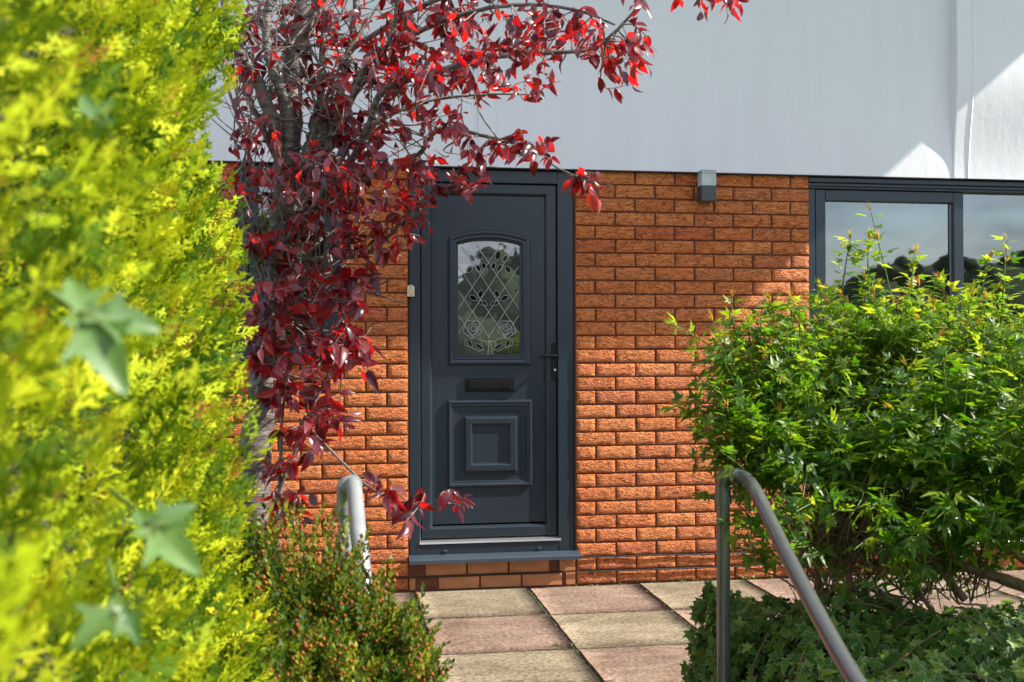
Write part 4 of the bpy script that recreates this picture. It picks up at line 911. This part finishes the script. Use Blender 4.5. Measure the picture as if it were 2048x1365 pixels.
for k in range(NS):
    s_ = .45 + (cum[-1] - .45)*random.random()**1.15; z = random.uniform(.0, 2.35); f_ = face_pt(s_); n_ = face_n(s_)
    near_w = max(.35, min(1, f_[1] / 1.8))
    dep = random.random()**1.1 * .20; off = batter(z) + lump(s_, z) - dep
    p2 = f_ + n_ * off
    nw = _R*n_[0] + _F*n_[1]; up = np.array([0, 0, 1.0]); tang = np.cross(nw, up)
    ax = nw * random.uniform(.25, 1.1) + up * random.uniform(.15, 1.1) + tang * random.uniform(-.75, .75)
    nr = norm(rng.normal(size=3)) + nw*.25
    Hp.append(cf(p2[0], p2[1], z)); Ha.append(ax); Hn.append(nr); Hs.append(random.uniform(.034, .074) * float(np.interp(f_[1], [.4, .9, 1.6, 2.2], [.50, .60, .85, 1.0])))
# longer young shoots that break the outline
for k in range(520):
    s_ = random.uniform(.6, cum[-1] - .2); z = random.uniform(.1, 2.3); f_ = face_pt(s_); n_ = face_n(s_); p2 = f_ + n_ * (batter(z) + lump(s_, z) - .04)
    nw = _R*n_[0] + _F*n_[1]; ax = nw*random.uniform(.5, .9) + np.array([0, 0, random.uniform(.5, 1.2)]) + rng.normal(size=3)*.2
    Hp.append(cf(p2[0], p2[1], z)); Ha.append(ax); Hn.append(norm(rng.normal(size=3)) + nw*.3); Hs.append(random.uniform(.085, .13) * float(np.interp(f_[1], [.4, 1.6], [.6, 1.0])))
T = frames(np.array(Hp), np.array(Ha), np.array(Hn), np.array(Hs)); wh = rng.integers(0, 6, len(T))
xx, yy, zz_ = project(T[:, :3, 3] + T[:, :3, 1])
edge = np.where((xx > 395) & (xx < 640) & (yy > 0) & (yy < 1365) & (np.array(Hs) > .075))[0]
edge = edge[np.argsort(-xx[edge])[:110]]; mask = np.ones(len(T), bool); mask[edge] = False
o = link('foliage', scatter_mesh('foliage', spr, T[mask], wh[mask], [MAT['gold_leaf']]), hedge); o['kind'] = 'stuff'
spm = [tmesh('spray', t, [MAT['gold_leaf']], False) for t in spr]
for i in edge: link('spray', spm[wh[i]], hedge, Matrix(T[i].tolist()))
# dark sheet standing in for inner branches, added to block light through the hedge
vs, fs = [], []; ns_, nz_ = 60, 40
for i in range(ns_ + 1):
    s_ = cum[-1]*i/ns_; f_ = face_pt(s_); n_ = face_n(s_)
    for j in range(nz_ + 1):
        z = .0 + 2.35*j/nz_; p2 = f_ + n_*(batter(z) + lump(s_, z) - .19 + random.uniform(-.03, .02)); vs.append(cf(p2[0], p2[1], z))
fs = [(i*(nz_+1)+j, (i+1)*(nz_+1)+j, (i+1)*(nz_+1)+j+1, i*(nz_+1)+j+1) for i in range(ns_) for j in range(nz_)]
q = MB(); q.add(vs, fs); q.build('core_sheet', MAT['hedge_core'], hedge)

# ---------------------------------------------------------------- ivy sprigs poking out of the hedge
def lobed(scale_l=1.0, inner=.80, seed=0, two=True, cup=.10, narrow=False):
    r_ = random.Random(seed)
    out = [(0, 0), (.16, -.12), (.42, -.06), (.24, .16), (.60, .46), (.27, .44), (.20, .56), (0, 1.0), (-.20, .56), (-.27, .44), (-.60, .46), (-.24, .16), (-.42, -.06), (-.16, -.12)]
    if narrow: out = [(0, 0), (.09, -.06), (.24, -.04), (.13, .15), (.50, .50), (.24, .46), (.19, .60), (0, 1.0), (-.19, .62), (-.22, .42), (-.42, .34), (-.12, .14), (-.20, -.04), (-.08, -.06)]
    out = [(x*(1 + r_.uniform(-.08, .08)), y*(1 + r_.uniform(-.08, .08))) for x, y in out]
    if narrow: out = [tuple(q_) for q_ in np.array(spline(out + [out[0]], 3))[:-1]]
    n = len(out); c = (0, .30)
    ring = [(c[0] + (x - c[0])*inner, c[1] + (y - c[1])*inner) for x, y in out]
    zf = lambda x, y: cup*abs(x) - .12*(y - .3)**2
    v = [(x, y, zf(x, y)) for x, y in out] + [(x, y, zf(x, y)) for x, y in ring] + [(c[0], c[1], .0)]
    f = [(i, (i+1) % n, n + (i+1) % n, n + i) for i in range(n)] + [(n + i, n + (i+1) % n, 2*n) for i in range(n)]
    mi = [1 if two else 0]*n + [0]*n
    if narrow:
        for tx, ty in ((0, .93), (.44, .46), (-.36, .32)):
            d = np.array([tx, ty]); d = d/np.linalg.norm(d); s_ = np.array([-d[1], d[0]])*.022; o = len(v)
            q_ = [(s_[0], s_[1]), (tx, ty), (-s_[0], -s_[1])]; v += [(x, y, zf(x, y) + .018) for x, y in q_]; f.append((o, o+1, o+2)); mi.append(1)
    return template(v, f, mi)
def sprig(label, leaves, stem):
    root = empty('ivy_sprig', tuple(at_d(*stem[0]))); tag(root, label, 'ivy', 'ivy sprigs growing out of the hedge')
    q = MB(); q.tube(spline([at_d(*p_) for p_ in stem], 5), .0022, 7); q.build('stem', MAT['green_stem'], root)
    for i, (x, y, Z, tx, ty, dz, roll) in enumerate(leaves):
        a = at_d(x, y, Z); b_ = at_d(tx, ty, Z + dz); ax = b_ - a; nr = -F3*.85 + R3*roll*.7 + U3*.55
        Tm = frames(np.array([a]), np.array([ax]), np.array([nr]), np.linalg.norm(ax)*.88)[0]
        link('leaf', tmesh('leaf', lobed(seed=i + int(x), two=False, cup=.40, narrow=True), [MAT['pale_ivy'], MAT['ivy_edge']]), root, Matrix(Tm.tolist()))
sprig('pale blurred ivy sprig with two broad lobed leaves on the upper hedge', [(165, 640, .70, 265, 800, -.02, .5), (180, 628, .70, 345, 665, .02, .1), (165, 630, .71, 135, 540, .03, .9)], [(60, 560, .86), (120, 600, .77), (170, 632, .70)])
sprig('pale ivy sprig with a forked leaf low on the hedge', [(300, 1055, .80, 415, 1160, -.02, .4), (305, 1050, .80, 405, 1005, .02, .3), (298, 1060, .81, 270, 1010, .03, .6)], [(220, 980, .98), (270, 1020, .88), (302, 1055, .80)])
sprig('dark ivy sprig with pale tipped leaves near the foot of the hedge', [(235, 1215, .74, 130, 1310, -.02, .2), (245, 1215, .74, 285, 1300, .0, .5), (240, 1220, .75, 300, 1190, .03, -.9)], [(215, 1120, .88), (230, 1180, .80), (240, 1215, .74)])
sprig('single narrow ivy leaf on the shaded upper part of the hedge', [(205, 250, 1.0, 150, 170, .02, .9)], [(230, 290, 1.08), (205, 250, 1.0)])

# ---------------------------------------------------------------- low heath bush
def heath_sprig(seed, brown):
    r_ = random.Random(seed); v, f, mi = [], [], []
    bend = r_.uniform(-.15, .15)
    for i in range(17):
        t = i/16; p = np.array([bend*t*t, t, 0]); a = i*2.4; up = .55 + .35*t
        d = np.array([math.cos(a)*(1-up*.55), up, math.sin(a)*(1-up*.55)]); d /= np.linalg.norm(d); l = .26*(1 - .35*t); w = np.cross(d, np.array([0, 1, 0])); w = w/(np.linalg.norm(w) + 1e-6)*.045
        o = len(v); v += [p, p + d*l*.5 + w, p + d*l, p + d*l*.5 - w]; f.append((o, o+1, o+2, o+3)); mi.append(0)
        if brown and .35 < t < .85 and i % 2:
            dd = np.array([math.cos(a+1), .3, math.sin(a+1)])*.12; o = len(v); s_ = .058
            v += [p+dd+np.array(e)*s_ for e in ((1,0,0),(-1,0,0),(0,1,0),(0,-1,0),(0,0,1),(0,0,-1))]; f += [(o,o+2,o+4),(o+2,o+1,o+4),(o+1,o+3,o+4),(o+3,o,o+4),(o+2,o,o+5),(o+1,o+2,o+5),(o+3,o+1,o+5),(o,o+3,o+5)]; mi += [1]*8
    return template(v, f, mi)
hs = [heath_sprig(i, i in (1, 3, 4, 6)) for i in range(8)]
heath = empty('heath_bush', tuple(cf(-.45, 2.85, .04))); tag(heath, 'low dark green heath bush with rusty brown seed heads below the plum tree', 'shrub')
mounds = [(-.53, 2.55, .32, .73), (-.41, 2.5, .25, .63), (-.33, 2.47, .185, .60), (-.70, 2.62, .30, .72), (-.45, 2.28, .25, .55), (-.62, 2.2, .26, .56)]   # lateral, forward, radius, height
Pp, Aa = [], []
for (la, fw, R_, Hh) in mounds:
    for k in range(1500):
        a = random.random()*6.283; e = math.acos(random.random()**.75) ; sh = random.uniform(.72, 1.03)
        d = np.array([math.sin(e)*math.cos(a), math.sin(e)*math.sin(a), math.cos(e)])
        wob = 1 + .10*math.sin(a*5 + e*7) 
        p = cf(la, fw, .05) + (_R*d[0] + _F*d[1])*R_*sh*wob + _U*d[2]*Hh*sh*wob
        if random.random() < .22 and d[1] > .3: continue
        Pp.append(p); Aa.append((_R*d[0] + _F*d[1])*.8 + _U*(d[2]*.7 + .45) + rng.normal(size=3)*.35)
Pp = np.array(Pp); Ss = rng.uniform(.06, .115, len(Pp)); T = frames(Pp, np.array(Aa), rand_unit(len(Pp)), Ss)
o = link('foliage', scatter_mesh('foliage', hs, T, rng.integers(0, 8, len(T)), [MAT['heath'], MAT['heath_brown']]), heath); o['kind'] = 'stuff'
q = MB()
for k in range(60):
    la, fw, R_, Hh = random.choice(mounds); a = random.random()*6.283; rr = R_*random.uniform(.2, .8)
    q.tube(spline([cf(la, fw, .03), cf(la + rr*.5*math.cos(a), fw + rr*.5*math.sin(a), Hh*.45), cf(la + rr*math.cos(a), fw + rr*math.sin(a), Hh*random.uniform(.6, .9))], 3), [.006, .005, .004, .004, .003, .002, .002], 5)
o = q.build('stems', MAT['brown_stem'], heath); o['kind'] = 'stuff'

# ---------------------------------------------------------------- leafy green shrub on the right
def compound(seed, tip=False, young=False):
    r_ = random.Random(seed); v, f = [], []
    def leaflet(p, d, nrm_, l, w):
        d = d/np.linalg.norm(d); s_ = np.cross(d, nrm_); s_ /= np.linalg.norm(s_); o = len(v); dr = np.array([0, 0, -.10])*l
        v.extend([p, p + d*l*.30 + s_*w + nrm_*w*.3, p + d*l*.62 + s_*w*.62 + dr*.4 + nrm_*w*.2, p + d*l + dr, p + d*l*.62 - s_*w*.62 + dr*.4 + nrm_*w*.2, p + d*l*.30 - s_*w + nrm_*w*.3, p + d*l*.45 + dr*.2])
        f.extend([(o, o+1, o+6), (o+1, o+2, o+6), (o+2, o+3, o+6), (o+3, o+4, o+6), (o+4, o+5, o+6), (o+5, o, o+6)])
    up = np.array([0, 0, 1.0])
    if tip:
        for k in range(5):
            a = r_.uniform(-.5, .5); leaflet(np.array([0, .0, 0]), np.array([math.sin(a), 1, r_.uniform(-.35, .35)]), up, r_.uniform(.6, 1), .05)
    else:
        leaflet(np.array([0, .38, 0]), np.array([r_.uniform(-.1, .1), 1, -.1]), up, .66, .135)
        for sd in (-1, 1):
            leaflet(np.array([0, .36, 0]), np.array([sd*.95, .62, .02]), up, .42, .10)
            if seed % 2: leaflet(np.array([0, .17, 0]), np.array([sd*.95, .45, .0]), up, .32, .08)
    return template(v, f, [1 if tip else (2 if young else 0)]*len(f))
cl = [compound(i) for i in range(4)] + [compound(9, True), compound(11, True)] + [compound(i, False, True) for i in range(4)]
shrub = empty('leafy_shrub', tuple(cf(1.35, 3.75, .08))); tag(shrub, 'bushy green shrub with pointed leaves and golden tips before the wide window', 'shrub')
stems = MB(); stems_g = MB(); Bp, Ba, Bn, Bs, Bw = [], [], [], [], []
def leafy(pts, n, s0, s1, tip=True, start=.35):
    P3 = np.array(pts); k = len(P3); td = norm(P3[-1] - P3[-2])
    for i in range(n):
        t = start + (1 - start)*(i + .5)/n; j = min(int(t*(k-1)), k-2); p = P3[j] + (P3[j+1] - P3[j])*(t*(k-1) - j); d = norm(P3[j+1] - P3[j])
        w0 = norm(np.cross(d, rand_unit(1)[0]))
        for sd in (1, -1):
            ax = w0*sd*.9 + d*.45 + np.array([0, 0, .12 - .3*random.random()])
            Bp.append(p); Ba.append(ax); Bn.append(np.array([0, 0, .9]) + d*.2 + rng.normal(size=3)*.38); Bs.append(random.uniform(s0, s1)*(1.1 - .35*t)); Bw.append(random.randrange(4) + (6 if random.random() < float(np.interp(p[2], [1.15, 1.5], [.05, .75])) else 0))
    if tip:
        Bp.append(P3[-1]); Ba.append(td + rng.normal(size=3)*.15); Bn.append(rand_unit(1)[0]); Bs.append(random.uniform(.03, .055)); Bw.append(random.choice((4, 5)))
BASES = [cf(1.05 + .12*i, 3.6 + .1*(i % 3), .1) for i in range(7)]
# crown: ellipsoids set in the view (x, y, depth, rx, ry, rdepth, shoots)
ell = [(1850, 790, 3.70, 330, 190, .32, 320), (1620, 780, 3.58, 190, 150, .27, 170), (1520, 760, 3.48, 120, 130, .24, 90), (1480, 860, 3.42, 85, 90, .22, 55), (1700, 910, 3.35, 250, 80, .24, 95), (1950, 900, 3.35, 260, 170, .30, 220), (1540, 920, 3.32, 110, 55, .2, 40), (1690, 1060, 3.62, 230, 60, .16, 60), (1900, 1120, 3.42, 140, 40, .12, 22), (1950, 700, 3.75, 200, 110, .28, 120), (1760, 660, 3.72, 160, 70, .24, 80), (2150, 820, 3.5, 260, 300, .35, 160), (1980, 1030, 3.15, 150, 50, .2, 40), (2360, 900, 3.1, 300, 260, .4, 150), (2260, 960, 2.65, 200, 200, .3, 110)]
for (ex, ey, ez, rx_, ry_, rz_, cnt) in ell:
    for k in range(cnt):
        d = rand_unit(1)[0]; rr = random.random()**.45
        P1 = at_d(ex + rx_*d[0]*rr, ey + ry_*d[1]*rr, ez + rz_*d[2]*rr)
        out = norm(_R*d[0]*.7 - _U*d[1]*.9 + _F*d[2]*.5 + np.array([0, 0, .55])); L = random.uniform(.09, .20)
        pts = spline([P1 - out*L*.6, P1 + rng.normal(size=3)*.012, P1 + out*L*.4 + np.array([0, 0, .01])], 3)
        stems_g.tube(pts, [.0022, .002, .002, .0018, .0016, .0014, .001], 4, 0, False); leafy(pts, random.choice((3, 4, 4, 5)), .042 + (.014 if ez < 3.4 else 0), .078 + (.020 if ez < 3.4 else 0), random.random() < (.5 if ey < 800 and d[1] < -.2 else .08), .1)
# named shoots that stand clear of the crown
for shoot in ([(1560, 800, 3.40), (1440, 705, 3.52), (1346, 648, 3.45)], [(1800, 690, 3.70), (1775, 560, 3.65), (1742, 425, 3.60)], [(1680, 620, 3.70), (1690, 540, 3.68), (1700, 480, 3.66)], [(1740, 640, 3.70), (1736, 540, 3.68), (1737, 478, 3.66)], [(1810, 650, 3.75), (1822, 570, 3.70), (1830, 505, 3.70)], [(1650, 700, 3.60), (1645, 620, 3.60), (1640, 570, 3.58)], [(2000, 680, 3.70), (2008, 560, 3.65), (2014, 480, 3.65)], [(1590, 720, 3.50), (1552, 650, 3.46), (1540, 600, 3.45)], [(1600, 700, 3.50), (1585, 640, 3.50), (1580, 600, 3.50)], [(1960, 640, 3.70), (1965, 580, 3.65), (1975, 520, 3.65)], [(1900, 660, 3.70), (1890, 590, 3.65), (1880, 560, 3.65)], [(1480, 850, 3.45), (1400, 810, 3.4), (1345, 815, 3.4)], [(1470, 900, 3.4), (1420, 880, 3.35), (1390, 860, 3.35)], [(1500, 730, 3.55), (1470, 690, 3.5), (1450, 660, 3.5)]):
    pts = spline([at_d(*p_) for p_ in shoot], 5); stems_g.tube(pts, list(np.linspace(.0038, .0012, len(pts))), 6, 0, False); leafy(pts, 8, .05, .085, True, .25)
    for jj in range(4):
        bpt = pts[-1 - random.randrange(4)]; Bp.append(bpt); Ba.append(norm(pts[-1]-pts[-3]) + rng.normal(size=3)*.5); Bn.append(rand_unit(1)[0]); Bs.append(random.uniform(.03, .055)); Bw.append(random.choice((4, 5, 1)))
# sprays of leaves hanging in front of the handrail
for (x, y, z) in ((1545, 1010, 3.05), (1590, 1020, 3.0), (1495, 1060, 3.15), (1600, 1080, 2.95), (1640, 990, 3.05), (1700, 1000, 3.0), (1780, 1010, 2.95), (1830, 1060, 2.9), (1900, 1020, 2.9), (1750, 1080, 2.95), (1660, 1120, 3.3), (1530, 1100, 3.3), (1450, 960, 3.4), (1980, 1060, 2.85), (1860, 1130, 2.9), (1790, 1150, 2.95)):
    for k in range(3):
        a = at_d(x + random.uniform(-40, 40), y + random.uniform(-50, 10), z + .15); b_ = at_d(x + random.uniform(-45, 45), y + random.uniform(0, 40), z)
        pts = spline([a, (a + b_)/2 + rng.normal(size=3)*.02, b_], 4); stems_g.tube(pts, .0016, 4, 0, False); leafy(pts, 3, .06, .09, False, .3)
Bp, Ba, Bn, Bs, Bw = map(np.array, (Bp, Ba, Bn, Bs, Bw)); T = frames(Bp, Ba, Bn, Bs); print('shrub leaves', len(T))
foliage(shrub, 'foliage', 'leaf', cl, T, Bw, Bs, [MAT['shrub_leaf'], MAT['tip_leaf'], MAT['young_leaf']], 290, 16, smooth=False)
o = stems_g.build('shoots', MAT['green_stem'], shrub); o['kind'] = 'stuff'
# woody stems: the thick ones singly, the tangle of twigs as one mass
for (pp, r0, r1) in (([(1640, 1230, 3.6), (1632, 1100, 3.6), (1625, 980, 3.6), (1650, 850, 3.65)], 14, 9), ([(1705, 1250, 3.5), (1700, 1120, 3.5), (1740, 1000, 3.55), (1790, 850, 3.6)], 13, 8), ([(2080, 1185, 3.3), (1980, 1150, 3.35), (1880, 1118, 3.4), (1790, 1090, 3.45), (1700, 1020, 3.5)], 26, 12), ([(1930, 1200, 3.4), (1880, 1140, 3.42), (1840, 1110, 3.45), (1800, 1040, 3.5)], 16, 8), ([(1870, 1230, 3.4), (1820, 1160, 3.45), (1790, 1120, 3.5), (1770, 1000, 3.5)], 10, 6), ([(2060, 1130, 3.4), (1990, 1080, 3.45), (1930, 1000, 3.5)], 14, 8), ([(1760, 1260, 3.5), (1690, 1140, 3.5), (1655, 1040, 3.5), (1610, 940, 3.5)], 12, 7)):
    P3 = spline([at_d(*p_) for p_ in pp], 6); q = MB(); q.tube(P3, [px_m(r0 + (r1 - r0)*i/(len(P3)-1), 3.5)/2*(1 + .08*math.sin(i*2.1)) for i in range(len(P3))], 9); q.build('stem', MAT['brown_stem'], shrub)
for k in range(330):
    x0, y0 = random.uniform(1600, 1980), random.uniform(1080, 1220); x1, y1 = x0 + random.uniform(-150, 130), y0 - random.uniform(60, 260)
    z0 = random.uniform(3.35, 3.85); a = at_d(x0, y0, z0); b_ = at_d(x1, y1, z0 + random.uniform(-.25, .2))
    pts = spline([a, (a + b_)/2 + rng.normal(size=3)*.045, b_], 4); r0 = random.uniform(.0012, .0042); stems.tube(pts, list(np.linspace(r0, r0*.6, len(pts))), 5, 0, False)
for k in range(120):      # the pale dead tangle
    x0, y0 = random.gauss(1690, 50), random.gauss(1010, 40); a = at_d(x0, y0, 3.45 + random.uniform(-.15, .15)); d = norm(np.array([random.gauss(0, 1), random.gauss(0, .5), random.gauss(-.2, .7)])); L = random.uniform(.06, .2)
    pts = spline([a - d*L, a + rng.normal(size=3)*.02, a + d*L], 3); stems.tube(pts, random.uniform(.0010, .0028), 5, 0, False)
o = stems.build('twigs', MAT['brown_stem'], shrub); o['kind'] = 'stuff'

# ---------------------------------------------------------------- ivy ground cover
iv = [lobed(inner=.86, seed=i, cup=.15) for i in range(5)] + [lobed(inner=.70, seed=20, cup=.2)]
ivy = empty('ivy_mound', tuple(cf(1.2, 3.1, .08))); tag(ivy, 'mound of dark green ivy with pale edged leaves at the foot of the shrub', 'ivy')
def ivy_h(la, fw):
    el = max(0.0, min(1.0, (la - (.655 if fw > 3.33 else .70) - .05*math.sin(fw*9)) / .20)); ef = max(0.0, min(1.0, (4.0 - fw) / .55))
    return (.44 + .035*math.sin(la*6 + fw*4) + .03*math.sin(la*13 - fw*9) - .02*(la - .6)) * math.sqrt(el*(2 - el)) * math.sqrt(ef*(2 - ef))
Ip, Ia, In, Is = [], [], [], []
def push(p, nrm_):
    Ip.append(p); dn = np.array([0, 0, -1.0]) + rng.normal(size=3)*.55; dn = dn - nrm_*(dn @ nrm_)*.75; Ia.append(dn); In.append(nrm_*1.0 + rng.normal(size=3)*.42); Is.append(random.choice((.026, .032, .038, .045, .052)) * random.uniform(.9, 1.15))
for k in range(6200):
    la, fw = random.uniform(.64, 2.4), random.uniform(2.25, 4.0); h = ivy_h(la, fw); e = .02
    g = np.array([(ivy_h(la+e, fw) - ivy_h(la-e, fw)), (ivy_h(la, fw+e) - ivy_h(la, fw-e))])/(2*e)
    nn = norm(_U - _R*g[0]*.8 - _F*g[1]*.8 - F3*.35)
    if h < .05 and fw < 3.33: continue
    push(cf(la, fw, max(.06, h - random.random()**2*.09 + .02)), nn)
for k in range(1500):      # hanging left flank
    fw = random.uniform(3.36, 3.95); z = random.uniform(.02, .42); la = .675 + .05*math.sin(fw*9) + .07*(z/.42)**2 + random.uniform(-.02, .05)
    push(cf(la, fw, z), norm(-_R*.9 + _U*.5 - _F*.5))
T = frames(np.array(Ip), np.array(Ia), np.array(In), np.array(Is)); wh = rng.integers(0, 6, len(T)); print('ivy leaves', len(T))
foliage(ivy, 'foliage', 'leaf', iv, T, wh, np.array(Is), [MAT['ivy_leaf'], MAT['ivy_edge']], 290, 16)
vs, fs = [], []
for i in range(41):
    for j in range(41):
        la, fw = .72 + 1.9*i/40, 2.2 + 1.78*j/40; vs.append(cf(la, fw, max(.0, ivy_h(la, fw) - .085)))
q = MB(); q.add(vs, [(i*41+j, (i+1)*41+j, (i+1)*41+j+1, i*41+j+1) for i in range(40) for j in range(40)], 0, True); q.build('leaf_litter', MAT['soil'], ivy)
q = MB()
for k in range(40):
    la, fw = random.uniform(.65, 2.0), random.uniform(2.4, 3.8); a = random.random()*6.28; L = random.uniform(.1, .3)
    P3 = [cf(la + L*t*math.cos(a), fw + L*t*math.sin(a), ivy_h(la + L*t*math.cos(a), fw + L*t*math.sin(a)) + .02*math.sin(t*3) + .01) for t in np.linspace(0, 1, 6)]; q.tube(P3, .0022, 5, 0, False)
o = q.build('trailing_stems', MAT['brown_stem'], ivy); o['kind'] = 'stuff'
